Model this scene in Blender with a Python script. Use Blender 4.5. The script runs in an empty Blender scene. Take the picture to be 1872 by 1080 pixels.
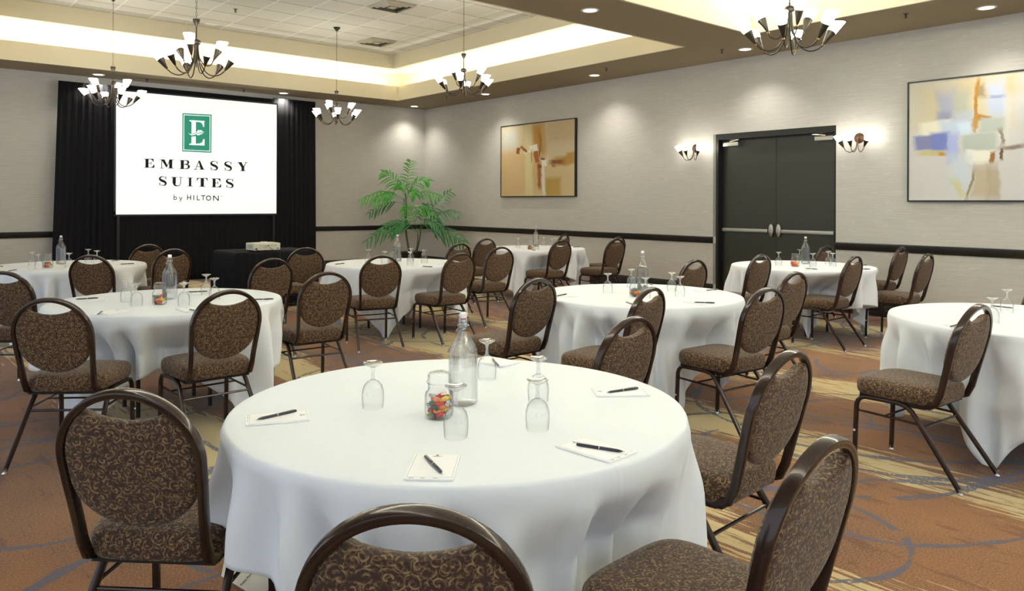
import bpy, bmesh, math, random
from mathutils import Vector, Matrix
S = bpy.context.scene
C = S.collection
PI = math.pi

# ------------------------------------------------------------------ camera
F, YAW, HY, ROLL, H = 1383.9, 0.7053, 370.73, -0.0034, 1.42
XR, YB = 9.74, 14.54                      # right wall plane, back wall plane
cam_d = bpy.data.cameras.new('camera')
cam_d.sensor_width = 36; cam_d.lens = F / 1872 * 36
cam_d.shift_y = -(540 - HY) / 1872
cam_d.clip_start = 0.05; cam_d.clip_end = 100
cam = bpy.data.objects.new('camera', cam_d); C.objects.link(cam)
cam.matrix_world = (Matrix.Translation((0, 0, H)) @ Matrix.Rotation(-YAW, 4, 'Z')
                    @ Matrix.Rotation(PI / 2, 4, 'X') @ Matrix.Rotation(-ROLL, 4, 'Z'))
S.camera = cam

# ------------------------------------------------------------------ light
S.view_settings.view_transform = 'Standard'
S.view_settings.look = 'None'
S.view_settings.gamma = 1
S.view_settings.use_curve_mapping = False
S.view_settings.exposure = 0.72
W = bpy.data.worlds.new('world'); S.world = W; W.use_nodes = True
bg = W.node_tree.nodes['Background']
bg.inputs[0].default_value = (0.80, 0.90, 1.0, 1); bg.inputs[1].default_value = 0.75

def area(name, loc, rot, sx, sy, power, col=(1, 1, 1), spread=PI):
    l = bpy.data.lights.new(name, 'AREA'); l.shape = 'RECTANGLE'; l.size = sx; l.size_y = sy
    l.energy = power; l.color = col; l.spread = spread
    o = bpy.data.objects.new(name, l); C.objects.link(o); o.location = loc; o.rotation_euler = rot
    return o
# coffer openings (x0, x1, y0, y1)
COF = [(0.77, 8.44, 6.35, 13.60), (0.77, 8.44, -1.96, 5.29)]
CAN = [(2.94, 14.15), (6.18, 14.15), (9.2, 14.15), (9.2, 11.62), (9.2, 8.70), (9.2, 5.86), (9.2, 2.91), (6.06, 5.80)]
ZS, ZL, ZI, ZT = 3.55, 3.844, 4.146, 4.42      # soffit, lip top, inner soffit, tile ceiling
for ci, (x0, x1, y0, y1) in enumerate(COF):
    P = 38 if ci == 0 else 225
    col = (1.0, 0.95, 0.82) if ci == 0 else (0.74, 0.835, 1.0)
    for nm, loc, rot, sx in (
        ('cove_light', (x1 + .16, (y0 + y1) / 2, 3.72), (PI, 0, PI / 2), y1 - y0 - .3),
        ('cove_light', (x0 - .16, (y0 + y1) / 2, 3.72), (PI, 0, PI / 2), y1 - y0 - .3),
        ('cove_light', ((x0 + x1) / 2, y1 + .16, 3.72), (PI, 0, 0), x1 - x0 - .3),
        ('cove_light', ((x0 + x1) / 2, y0 - .16, 3.72), (PI, 0, 0), x1 - x0 - .3)):
        area(nm, loc, rot, sx, .10, P * sx / 7, col)
for (x, y) in CAN:
    l = bpy.data.lights.new('downlight_beam', 'SPOT'); l.energy = 46; l.spot_size = math.radians(118); l.spot_blend = 1.0
    l.shadow_soft_size = .05; l.color = (1.0, 0.95, 0.84)
    o = bpy.data.objects.new('downlight_beam', l); C.objects.link(o); o.location = (x, y, ZS - .03)

# ------------------------------------------------------------------ projection helpers (pixel of the photo -> place in the room)
fw = (math.sin(YAW), math.cos(YAW)); rt = (math.cos(YAW), -math.sin(YAW))
def _ray(px, py):
    a, b = px - 936, py - HY; c, s = math.cos(ROLL), math.sin(ROLL)
    u = (c * a + s * b) / F; v = -(-s * a + c * b) / F
    return fw[0] + u * rt[0], fw[1] + u * rt[1], v
def at_z(px, py, z):
    x, y, v = _ray(px, py); d = (z - H) / v; return Vector((x * d, y * d, z))
def at_y(px, py, Y):
    x, y, v = _ray(px, py); d = Y / y; return Vector((x * d, Y, H + v * d))
def at_x(px, py, X):
    x, y, v = _ray(px, py); d = X / x; return Vector((X, y * d, H + v * d))

# ------------------------------------------------------------------ materials
def rgb(h):
    h = h.lstrip('#'); v = [int(h[i:i + 2], 16) / 255 for i in (0, 2, 4)]
    return tuple(((c / 12.92) if c <= .04045 else ((c + .055) / 1.055) ** 2.4) for c in v) + (1,)
def newmat(name):
    m = bpy.data.materials.new(name); m.use_nodes = True
    nt = m.node_tree; b = nt.nodes['Principled BSDF']
    return m, nt, b
def N(nt, typ, **kw):
    n = nt.nodes.new(typ)
    for k, v in kw.items():
        if k.startswith('i_'):
            key = k[2:]; key = int(key) if key.isdigit() else key
            n.inputs[key].default_value = v
        else: setattr(n, k, v)
    return n
def MA(nt, op, a, b=None, c=None, clamp=False):
    n = nt.nodes.new('ShaderNodeMath'); n.operation = op; n.use_clamp = clamp
    for i, v in enumerate((a, b, c)):
        if v is None: continue
        if isinstance(v, (int, float)): n.inputs[i].default_value = v
        else: nt.links.new(v, n.inputs[i])
    return n.outputs[0]
def MIX(nt, fac, a, b):
    n = nt.nodes.new('ShaderNodeMix'); n.data_type = 'RGBA'
    for i, v in ((0, fac), (6, a), (7, b)):
        if isinstance(v, (int, float)): n.inputs[i].default_value = v
        elif isinstance(v, tuple): n.inputs[i].default_value = v
        else: nt.links.new(v, n.inputs[i])
    return n.outputs[2]
def simple(name, col, rough=.5, metal=0, emit=None, estr=0, coat=0, bump=0, bscale=200, spec=None):
    m, nt, b = newmat(name)
    c = rgb(col) if isinstance(col, str) else col
    b.inputs['Base Color'].default_value = c
    b.inputs['Roughness'].default_value = rough; b.inputs['Metallic'].default_value = metal
    b.inputs['Coat Weight'].default_value = coat
    if spec is not None: b.inputs['Specular IOR Level'].default_value = spec
    if emit: b.inputs['Emission Color'].default_value = rgb(emit); b.inputs['Emission Strength'].default_value = estr
    # every surface carries a touch of procedural unevenness
    tc = N(nt, 'ShaderNodeTexCoord'); nz = N(nt, 'ShaderNodeTexNoise', i_Scale=bscale, i_Detail=3)
    nt.links.new(tc.outputs['Object'], nz.inputs['Vector'])
    if bump:
        bp = N(nt, 'ShaderNodeBump', i_Strength=bump, i_Distance=.002)
        nt.links.new(nz.outputs['Fac'], bp.inputs['Height']); nt.links.new(bp.outputs['Normal'], b.inputs['Normal'])
    else:
        r = N(nt, 'ShaderNodeMapRange'); r.inputs[3].default_value = max(0, rough - .04); r.inputs[4].default_value = min(1, rough + .04)
        nt.links.new(nz.outputs['Fac'], r.inputs[0]); nt.links.new(r.outputs[0], b.inputs['Roughness'])
    return m

def wall_mat():
    m, nt, b = newmat('vinyl wallcovering')
    g = N(nt, 'ShaderNodeNewGeometry')
    sep = N(nt, 'ShaderNodeSeparateXYZ'); nt.links.new(g.outputs['Position'], sep.inputs[0])
    s = MA(nt, 'ADD', sep.outputs[0], sep.outputs[1])
    cb = N(nt, 'ShaderNodeCombineXYZ'); nt.links.new(MA(nt, 'MULTIPLY', s, 7.0), cb.inputs[0]); nt.links.new(MA(nt, 'MULTIPLY', sep.outputs[2], 95.0), cb.inputs[1])
    n1 = N(nt, 'ShaderNodeTexNoise', i_Scale=1.0, i_Detail=1.0); nt.links.new(cb.outputs[0], n1.inputs['Vector'])
    d = N(nt, 'ShaderNodeMapRange', i_1=.66, i_2=.78); nt.links.new(n1.outputs['Fac'], d.inputs[0])
    cb2 = N(nt, 'ShaderNodeCombineXYZ'); nt.links.new(MA(nt, 'MULTIPLY', s, 3.0), cb2.inputs[0]); nt.links.new(MA(nt, 'MULTIPLY', sep.outputs[2], 60.0), cb2.inputs[1])
    n2 = N(nt, 'ShaderNodeTexNoise', i_Scale=1.0, i_Detail=4.0); nt.links.new(cb2.outputs[0], n2.inputs['Vector'])
    c = MIX(nt, n2.outputs['Fac'], rgb('#b4b1aa'), rgb('#d2cfc8'))
    c = MIX(nt, MA(nt, 'MULTIPLY', d.outputs[0], .6), c, rgb('#efe9dc'))
    nt.links.new(c, b.inputs['Base Color']); b.inputs['Roughness'].default_value = .6
    bp = N(nt, 'ShaderNodeBump', i_Strength=.15, i_Distance=.002); nt.links.new(n1.outputs['Fac'], bp.inputs['Height']); nt.links.new(bp.outputs['Normal'], b.inputs['Normal'])
    return m

def carpet_mat():
    m, nt, b = newmat('patterned carpet')
    g = N(nt, 'ShaderNodeNewGeometry')
    pos = g.outputs['Position']
    sep = N(nt, 'ShaderNodeSeparateXYZ'); nt.links.new(pos, sep.inputs[0])
    X, Y = sep.outputs[0], sep.outputs[1]
    def noise(vec, sc, det=3, rough=.5, dist=0):
        n = N(nt, 'ShaderNodeTexNoise', i_Scale=sc, i_Detail=det, i_Roughness=rough, i_Distortion=dist)
        nt.links.new(vec, n.inputs['Vector']); return n.outputs['Fac']
    def comb(ax, ay, off=0):
        c = N(nt, 'ShaderNodeCombineXYZ'); nt.links.new(MA(nt, 'ADD', MA(nt, 'MULTIPLY', X, ax), off), c.inputs[0]); nt.links.new(MA(nt, 'MULTIPLY', Y, ay), c.inputs[1]); return c.outputs[0]
    # rust base with darker clouds and pile speckle
    cl = noise(pos, .9, 4)
    clr = N(nt, 'ShaderNodeMapRange', i_1=.40, i_2=.62); nt.links.new(cl, clr.inputs[0])
    base = MIX(nt, clr.outputs[0], rgb('#5a341a'), rgb('#875529'))
    sp = noise(pos, 120, 4, .8); spr = N(nt, 'ShaderNodeMapRange', i_1=.42, i_2=.62); nt.links.new(sp, spr.inputs[0])
    base = MIX(nt, MA(nt, 'MULTIPLY', spr.outputs[0], .75), base, rgb('#a8794b'))
    dk = noise(comb(9, 2.2, 7), 1, 5, .7); dkr = N(nt, 'ShaderNodeMapRange', i_1=.56, i_2=.62); nt.links.new(dk, dkr.inputs[0])
    base = MIX(nt, MA(nt, 'MULTIPLY', dkr.outputs[0], .45), base, rgb('#512a12'))
    # cream brush strokes running along the room
    warp = noise(comb(.5, .5, 3), 1, 2)
    st = MA(nt, 'ADD', X, MA(nt, 'MULTIPLY', warp, .9))
    band = MA(nt, 'SINE', MA(nt, 'MULTIPLY', st, 2 * PI / 1.45))
    patch = noise(comb(.7, .38, 11), 1, 1)
    streak = noise(comb(26, 1.6), 1, 5, .70, .3)
    v = MA(nt, 'ADD', MA(nt, 'MULTIPLY', band, .20), MA(nt, 'MULTIPLY', patch, .75))
    v = MA(nt, 'ADD', v, MA(nt, 'MULTIPLY', streak, .85))
    cr = N(nt, 'ShaderNodeMapRange', i_1=.875, i_2=.895); nt.links.new(v, cr.inputs[0])
    cream = MIX(nt, MA(nt, 'MULTIPLY', spr.outputs[0], .35), rgb('#bfa878'), rgb('#dccb9d'))
    col = MIX(nt, cr.outputs[0], base, cream)
    # slate blue arcs
    for i, (sc, R, w, off) in enumerate(((.50, .52, .014, 0.), (.62, .40, .014, 4.3), (.36, .62, .010, 9.1), (.42, .50, .011, 15.7), (.30, .46, .009, 22.3), (.34, .70, .010, 31.9))):
        wv = N(nt, 'ShaderNodeVectorMath', operation='ADD'); wv.inputs[1].default_value = (off, off * .7, 0)
        nt.links.new(pos, wv.inputs[0])
        wn = N(nt, 'ShaderNodeTexNoise', i_Scale=1.2, i_Detail=2.0); nt.links.new(wv.outputs[0], wn.inputs['Vector'])
        sm = N(nt, 'ShaderNodeVectorMath', operation='SCALE'); nt.links.new(wn.outputs['Color'], sm.inputs[0]); sm.inputs['Scale'].default_value = .22
        ad = N(nt, 'ShaderNodeVectorMath', operation='ADD'); nt.links.new(wv.outputs[0], ad.inputs[0]); nt.links.new(sm.outputs[0], ad.inputs[1])
        vo = N(nt, 'ShaderNodeTexVoronoi', voronoi_dimensions='2D', i_Scale=sc, i_Randomness=.8); nt.links.new(ad.outputs[0], vo.inputs['Vector'])
        dist = MA(nt, 'ABSOLUTE', MA(nt, 'SUBTRACT', MA(nt, 'DIVIDE', vo.outputs['Distance'], 1.0), R * sc if False else R * .75))
        wm = MA(nt, 'MULTIPLY', noise(pos, 2.3 + i, 3), w * 2.2)
        ln = MA(nt, 'LESS_THAN', dist, MA(nt, 'SUBTRACT', wm, w * .42))
        gap = MA(nt, 'GREATER_THAN', noise(wv.outputs[0], 1.6, 2), .42)
        fz = MA(nt, 'GREATER_THAN', noise(pos, 60, 3), .40)
        col = MIX(nt, MA(nt, 'MULTIPLY', MA(nt, 'MULTIPLY', ln, gap), MA(nt, 'MULTIPLY', fz, .85)), col, rgb('#50536a'))
    nt.links.new(col, b.inputs['Base Color']); b.inputs['Roughness'].default_value = .95
    b.inputs['Specular IOR Level'].default_value = .15; b.inputs['Sheen Weight'].default_value = .2
    bp = N(nt, 'ShaderNodeBump', i_Strength=.5, i_Distance=.004); nt.links.new(sp, bp.inputs['Height']); nt.links.new(bp.outputs['Normal'], b.inputs['Normal'])
    return m

def fabric_mat():
    m, nt, b = newmat('scroll patterned upholstery')
    uv = N(nt, 'ShaderNodeUVMap'); uv.uv_map = 'UVMap'
    wn = N(nt, 'ShaderNodeTexNoise', i_Scale=30.0, i_Detail=1.0); nt.links.new(uv.outputs[0], wn.inputs['Vector'])
    sm = N(nt, 'ShaderNodeVectorMath', operation='SCALE'); nt.links.new(wn.outputs['Color'], sm.inputs[0]); sm.inputs['Scale'].default_value = .010
    ad = N(nt, 'ShaderNodeVectorMath', operation='ADD'); nt.links.new(uv.outputs[0], ad.inputs[0]); nt.links.new(sm.outputs[0], ad.inputs[1])
    masks = []
    for sc, off, k in ((34.0, 0.0, 620.0), (52.0, .37, 900.0)):
        o2 = N(nt, 'ShaderNodeVectorMath', operation='ADD'); o2.inputs[1].default_value = (off, off, 0); nt.links.new(ad.outputs[0], o2.inputs[0])
        vo = N(nt, 'ShaderNodeTexVoronoi', voronoi_dimensions='2D', i_Scale=sc, i_Randomness=.9); nt.links.new(o2.outputs[0], vo.inputs['Vector'])
        # local vector from the cell's centre
        df = N(nt, 'ShaderNodeVectorMath', operation='SUBTRACT'); nt.links.new(o2.outputs[0], df.inputs[0]); nt.links.new(vo.outputs['Position'], df.inputs[1])
        se = N(nt, 'ShaderNodeSeparateXYZ'); nt.links.new(df.outputs[0], se.inputs[0])
        ang = MA(nt, 'ARCTAN2', se.outputs[1], se.outputs[0])
        ln = N(nt, 'ShaderNodeVectorMath', operation='LENGTH'); nt.links.new(df.outputs[0], ln.inputs[0])
        hand = MA(nt, 'SUBTRACT', MA(nt, 'MULTIPLY', MA(nt, 'GREATER_THAN', N(nt, 'ShaderNodeSeparateXYZ').outputs[0], .5), 2), 1)
        sc_ = N(nt, 'ShaderNodeSeparateColor'); nt.links.new(vo.outputs['Color'], sc_.inputs[0])
        hand = MA(nt, 'SUBTRACT', MA(nt, 'MULTIPLY', MA(nt, 'GREATER_THAN', sc_.outputs[0], .5), 2.), 1.)
        ph = MA(nt, 'ADD', MA(nt, 'MULTIPLY', ang, hand), MA(nt, 'MULTIPLY', ln.outputs['Value'], k))
        ph = MA(nt, 'ADD', ph, MA(nt, 'MULTIPLY', sc_.outputs[1], 6.28))
        sn = MA(nt, 'SINE', ph)
        r = N(nt, 'ShaderNodeMapRange', i_1=.35, i_2=.65); nt.links.new(sn, r.inputs[0]); masks.append(r.outputs[0])
    mk = MA(nt, 'MAXIMUM', masks[0], MA(nt, 'MULTIPLY', masks[1], .5))
    nz = N(nt, 'ShaderNodeTexNoise', i_Scale=60.0, i_Detail=3.0); nt.links.new(uv.outputs[0], nz.inputs['Vector'])
    mr = N(nt, 'ShaderNodeMapRange', i_1=.38, i_2=.58); nt.links.new(nz.outputs['Fac'], mr.inputs[0])
    mk = MA(nt, 'MULTIPLY', mk, mr.outputs[0])
    gold = MIX(nt, nz.outputs['Fac'], rgb('#7c6247'), rgb('#9f8259'))
    col = MIX(nt, mk, rgb('#3f2b20'), gold)
    fi = N(nt, 'ShaderNodeTexNoise', i_Scale=900.0, i_Detail=1.0); nt.links.new(uv.outputs[0], fi.inputs['Vector'])
    nt.links.new(col, b.inputs['Base Color']); b.inputs['Roughness'].default_value = .8
    b.inputs['Sheen Weight'].default_value = .15; b.inputs['Specular IOR Level'].default_value = .3
    hh = MA(nt, 'ADD', mk, fi.outputs['Fac'])
    bp = N(nt, 'ShaderNodeBump', i_Strength=.25, i_Distance=.001); nt.links.new(hh, bp.inputs['Height']); nt.links.new(bp.outputs['Normal'], b.inputs['Normal'])
    return m

def cloth_mat():
    m, nt, b = newmat('white table linen')
    b.inputs['Base Color'].default_value = rgb('#eef2f7'); b.inputs['Roughness'].default_value = .7
    b.inputs['Sheen Weight'].default_value = .1; b.inputs['Specular IOR Level'].default_value = .25
    uv = N(nt, 'ShaderNodeUVMap'); uv.uv_map = 'UVMap'
    sep = N(nt, 'ShaderNodeSeparateXYZ'); nt.links.new(uv.outputs[0], sep.inputs[0])
    h = None
    for ax, xs in ((0, (0., .42, -.42)), (1, (0., .40))):
        for c in xs:
            a = MA(nt, 'ABSOLUTE', MA(nt, 'SUBTRACT', sep.outputs[ax], c))
            r = N(nt, 'ShaderNodeMapRange', i_1=0., i_2=.012, i_3=1., i_4=0.); nt.links.new(a, r.inputs[0])
            h = r.outputs[0] if h is None else MA(nt, 'ADD', h, r.outputs[0])
    nz = N(nt, 'ShaderNodeTexNoise', i_Scale=6.0, i_Detail=3.0); nt.links.new(uv.outputs[0], nz.inputs['Vector'])
    hh = MA(nt, 'ADD', MA(nt, 'MULTIPLY', h, MA(nt, 'MULTIPLY', nz.outputs['Fac'], .5)), MA(nt, 'MULTIPLY', nz.outputs['Fac'], .9))
    bp = N(nt, 'ShaderNodeBump', i_Strength=.5, i_Distance=.006); nt.links.new(hh, bp.inputs['Height']); nt.links.new(bp.outputs['Normal'], b.inputs['Normal'])
    return m

def drape_mat(name='black drape', col='#16161a'):
    return simple(name, col, .85, bump=.2, bscale=300, spec=.2)

def thin_glass(name='clear glass', refl=.05, tint=(.99, .995, .995, 1), edge=(.42, .47, .50, 1)):
    m = bpy.data.materials.new(name); m.use_nodes = True; nt = m.node_tree; nt.nodes.clear()
    out = nt.nodes.new('ShaderNodeOutputMaterial')
    lw = N(nt, 'ShaderNodeLayerWeight', i_Blend=.5)
    e = MA(nt, 'POWER', lw.outputs['Facing'], 5.0)
    tr = N(nt, 'ShaderNodeBsdfTransparent'); nt.links.new(MIX(nt, e, tint, edge), tr.inputs[0])
    gl = N(nt, 'ShaderNodeBsdfGlossy'); gl.inputs['Roughness'].default_value = .03
    fr = MA(nt, 'ADD', MA(nt, 'MULTIPLY', MA(nt, 'POWER', lw.outputs['Facing'], 4.0), .7), refl)
    mx = N(nt, 'ShaderNodeMixShader'); nt.links.new(fr, mx.inputs[0])
    nt.links.new(tr.outputs[0], mx.inputs[1]); nt.links.new(gl.outputs[0], mx.inputs[2]); nt.links.new(mx.outputs[0], out.inputs[0])
    return m

def tile_mat():
    m, nt, b = newmat('acoustic ceiling tile')
    g = N(nt, 'ShaderNodeNewGeometry'); sep = N(nt, 'ShaderNodeSeparateXYZ'); nt.links.new(g.outputs['Position'], sep.inputs[0])
    lines = []; cells = []
    for ax, off, p in ((0, 4.085, .5715), (1, 11.50, .605)):
        t = MA(nt, 'DIVIDE', MA(nt, 'SUBTRACT', sep.outputs[ax], off - p * 40), p)
        f = MA(nt, 'FRACT', t); cells.append(MA(nt, 'FLOOR', t))
        e = MA(nt, 'MINIMUM', f, MA(nt, 'SUBTRACT', 1.0, f))
        lines.append(MA(nt, 'LESS_THAN', e, .021)); 
    ln = MA(nt, 'MAXIMUM', *lines)
    cb = N(nt, 'ShaderNodeCombineXYZ'); nt.links.new(cells[0], cb.inputs[0]); nt.links.new(cells[1], cb.inputs[1])
    wn = N(nt, 'ShaderNodeTexWhiteNoise', noise_dimensions='2D'); nt.links.new(cb.outputs[0], wn.inputs['Vector'])
    nz = N(nt, 'ShaderNodeTexNoise', i_Scale=140.0, i_Detail=3.0); nt.links.new(g.outputs['Position'], nz.inputs['Vector'])
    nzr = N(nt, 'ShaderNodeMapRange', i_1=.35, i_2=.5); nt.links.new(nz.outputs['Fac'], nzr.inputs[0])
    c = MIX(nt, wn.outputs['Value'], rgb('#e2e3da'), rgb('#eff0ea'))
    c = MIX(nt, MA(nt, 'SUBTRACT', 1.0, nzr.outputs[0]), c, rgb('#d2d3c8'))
    c = MIX(nt, lines[1], c, rgb('#a9a99c')); c = MIX(nt, lines[0], c, rgb('#fbfbf6'))  # grid-bar shading put into the colour: shadowed one way, lit the other
    nt.links.new(c, b.inputs['Base Color']); b.inputs['Roughness'].default_value = .9
    bp = N(nt, 'ShaderNodeBump', i_Strength=.6, i_Distance=.01); nt.links.new(ln, bp.inputs['Height']); nt.links.new(bp.outputs['Normal'], b.inputs['Normal'])
    return m

def paint_mat(name, base, patches, seed):
    """soft-edged brush patches on canvas; UV 0..1 across the canvas"""
    m, nt, b = newmat(name)
    uv = N(nt, 'ShaderNodeUVMap'); uv.uv_map = 'UVMap'
    wn = N(nt, 'ShaderNodeTexNoise', i_Scale=5.0, i_Detail=5.0, i_Roughness=.65); nt.links.new(uv.outputs[0], wn.inputs['Vector'])
    sb = N(nt, 'ShaderNodeVectorMath', operation='SUBTRACT'); sb.inputs[1].default_value = (.5, .5, .5); nt.links.new(wn.outputs['Color'], sb.inputs[0])
    sm = N(nt, 'ShaderNodeVectorMath', operation='SCALE'); nt.links.new(sb.outputs[0], sm.inputs[0]); sm.inputs['Scale'].default_value = .07
    ad = N(nt, 'ShaderNodeVectorMath', operation='ADD'); nt.links.new(uv.outputs[0], ad.inputs[0]); nt.links.new(sm.outputs[0], ad.inputs[1])
    n2 = N(nt, 'ShaderNodeTexNoise', i_Scale=3.0, i_Detail=4.0); nt.links.new(uv.outputs[0], n2.inputs['Vector'])
    col = MIX(nt, n2.outputs['Fac'], rgb(base[0]), rgb(base[1]))
    for (cx, cy, w, h, ang, c, soft, op) in patches:
        mp = N(nt, 'ShaderNodeMapping', vector_type='TEXTURE'); nt.links.new(ad.outputs[0], mp.inputs[0])
        mp.inputs['Location'].default_value = (cx, cy, 0); mp.inputs['Rotation'].default_value = (0, 0, math.radians(ang)); mp.inputs['Scale'].default_value = (w / 2, h / 2, 1)
        se = N(nt, 'ShaderNodeSeparateXYZ'); nt.links.new(mp.outputs[0], se.inputs[0])
        d = MA(nt, 'MAXIMUM', MA(nt, 'ABSOLUTE', se.outputs[0]), MA(nt, 'ABSOLUTE', se.outputs[1]))
        r = N(nt, 'ShaderNodeMapRange', i_1=1.0 + soft * .5, i_2=1.0 - soft, i_3=0.0, i_4=op); nt.links.new(d, r.inputs[0])
        col = MIX(nt, r.outputs[0], col, rgb(c))
    nt.links.new(col, b.inputs['Base Color']); b.inputs['Roughness'].default_value = .5
    bp = N(nt, 'ShaderNodeBump', i_Strength=.2, i_Distance=.002); nt.links.new(n2.outputs['Fac'], bp.inputs['Height']); nt.links.new(bp.outputs['Normal'], b.inputs['Normal'])
    return m

M = dict(
    wall=wall_mat(), carpet=carpet_mat(), fabric=fabric_mat(), cloth=cloth_mat(), drape=drape_mat(), tile=tile_mat(), glass=thin_glass(), glassfoot=thin_glass('thick clear glass', .30),
    soffit=simple('taupe ceiling paint', '#96896f', .8, bump=.1, bscale=60),
    cream=simple('cream coffer paint', '#ddd5bb', .8, bump=.1, bscale=60),
    rail=simple('black painted trim', '#1b1a17', .4), doorpaint=simple('dark olive door stain', '#33342a', .38), 
    frame=simple('brown enamelled steel', '#35241d', .26, .35, coat=.35), guard=simple('grey corner guard', '#8b8a84', .5),
    board=simple('black seat underside', '#141210', .7), chrome=simple('polished steel', '#d6d6d6', .15, 1),
    steel=simple('brushed aluminium', '#b9b7ab', .32, 1), darksteel=simple('dark closer body', '#4a4a48', .4, .8),
    bumper=simple('clear plastic button', '#d8d8e4', .3), bronze=simple('dark bronze', '#3d362c', .38, .6), copper=simple('aged copper', '#573c2a', .5, .4),
    brass=simple('brass', '#b98f3e', .3, 1), shade=simple('frosted glass lit', '#ffffff', .4, emit='#fff8ea', estr=14.0),
    lens=simple('downlight lens', '#ffffff', .4, emit='#fff4df', estr=10.0), white=simple('white trim ring', '#e8e6dd', .5),
    paper=simple('notepad paper', '#fdfdff', .7), ink=simple('grey print', '#7d858a', .7), blueink=simple('blue print', '#3a6f8a', .6),
    pen=simple('navy lacquer pen', '#12162b', .22, coat=.6), stopper=simple('white ceramic', '#f2f0ec', .2), rubber=simple('red rubber washer', '#c22a28', .5),
    screen=simple('projection screen', '#e6e8ea', .8, emit='#ffffff', estr=.38), logo=simple('teal logo field', '#2f9f86', .8, emit='#3aa48b', estr=.15),  # slight emission on screen and logo stands in for the projector's light
    black=simple('black print', '#171719', .8), proj=simple('white projector plastic', '#e2dfcf', .45), dark=simple('black plastic', '#111111', .4),
    vent=simple('vent metal', '#b9b6a4', .5), ventdark=simple('vent throat', '#2a2822', .8), sprink=simple('sprinkler metal', '#5d564a', .4, .8),
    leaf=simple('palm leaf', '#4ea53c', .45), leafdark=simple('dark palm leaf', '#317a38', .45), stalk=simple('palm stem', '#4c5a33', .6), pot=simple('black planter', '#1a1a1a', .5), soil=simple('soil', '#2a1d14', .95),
    ply=simple('plywood table', '#9b8562', .6), canvas_edge=simple('black frame', '#141416', .35), tag=simple('cloth label', '#d5d0c0', .8),
    tape=simple('drape hem', '#101014', .9))
wm = bpy.data.materials.new('water'); wm.use_nodes = True; nt_ = wm.node_tree; nt_.nodes.clear()
o_ = nt_.nodes.new('ShaderNodeOutputMaterial'); g_ = nt_.nodes.new('ShaderNodeBsdfGlass'); g_.inputs['IOR'].default_value = 1.33; g_.inputs['Color'].default_value = (.97, .99, 1, 1)
t_ = nt_.nodes.new('ShaderNodeBsdfTransparent'); mx_ = nt_.nodes.new('ShaderNodeMixShader'); mx_.inputs[0].default_value = .66
nt_.links.new(g_.outputs[0], mx_.inputs[1]); nt_.links.new(t_.outputs[0], mx_.inputs[2]); nt_.links.new(mx_.outputs[0], o_.inputs[0]); M['water'] = wm
CANDY = {'red': simple('red wrapper', '#cf3a34', .3), 'orange': simple('orange wrapper', '#e2813a', .3), 'yellow': simple('yellow wrapper', '#e5b52c', .3),
         'green': simple('green wrapper', '#2f6b52', .3), 'pale': simple('clear wrapper', '#d9dde0', .25)}

# ------------------------------------------------------------------ mesh helpers
def boxuv(me):
    if not me.uv_layers: me.uv_layers.new(name='UVMap')
    uv = me.uv_layers[0].data
    for p in me.polygons:
        n = p.normal; a = max(range(3), key=lambda i: abs(n[i]))
        for li in p.loop_indices:
            co = me.vertices[me.loops[li].vertex_index].co
            uv[li].uv = (co.x, co.y) if a == 2 else ((co.x, co.z) if a == 1 else (co.y, co.z))
def obj(name, bm, mat, parent=None, smooth=35, uv=False, loc=None, keep=False):
    if smooth: 
        for f in bm.faces: f.smooth = True
    if smooth is not None and not keep: bmesh.ops.recalc_face_normals(bm, faces=bm.faces)
    me = bpy.data.meshes.new(name); bm.to_mesh(me); bm.free()
    me.materials.append(M[mat] if isinstance(mat, str) else mat)
    if smooth: me.set_sharp_from_angle(angle=math.radians(smooth))
    if uv: boxuv(me)
    o = bpy.data.objects.new(name, me); C.objects.link(o)
    if parent is not None: o.parent = parent
    if loc is not None: o.location = loc
    return o
def thing(name, label, cat, loc=(0, 0, 0), rz=0, group=None):
    o = bpy.data.objects.new(name, None); C.objects.link(o); o.location = loc; o.rotation_euler = (0, 0, rz); o.empty_display_size = .1
    return tag(o, label, cat, group)
def tag(o, label, cat, group=None):
    o['label'] = label; o['category'] = cat
    if group: o['group'] = group
    return o
def struct(name, bm, mat, smooth=None, uv=False):
    o = obj(name, bm, mat, None, smooth, uv); o['kind'] = 'structure'; return o
def kids(o): return [c for c in bpy.data.objects if c.parent == o]
def dup(root, loc, rz, label, group=None, _k={}):
    if root.name not in _k: _k[root.name] = [(c, kids(c)) for c in kids(root)]
    r = root.copy(); C.objects.link(r); r.location = loc; r.rotation_euler = (0, 0, rz); r['label'] = label
    if group: r['group'] = group
    for ch, gs in _k[root.name]:
        c = ch.copy(); C.objects.link(c); c.parent = r
        for g in gs:
            d = g.copy(); C.objects.link(d); d.parent = c
    return r
def box(bm, x0, x1, y0, y1, z0, z1, bevel=0):
    vs = [bm.verts.new(p) for p in ((x0, y0, z0), (x1, y0, z0), (x1, y1, z0), (x0, y1, z0), (x0, y0, z1), (x1, y0, z1), (x1, y1, z1), (x0, y1, z1))]
    fs = [bm.faces.new([vs[i] for i in q]) for q in ((3, 2, 1, 0), (4, 5, 6, 7), (0, 1, 5, 4), (1, 2, 6, 5), (2, 3, 7, 6), (3, 0, 4, 7))]
    if bevel:
        es = list({e for f in fs for e in f.edges}); bmesh.ops.bevel(bm, geom=es, offset=bevel, segments=2, affect='EDGES', profile=.7)
    return vs
def BOX(*a, **k):
    bm = bmesh.new(); box(bm, *a, **k); return bm
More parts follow.
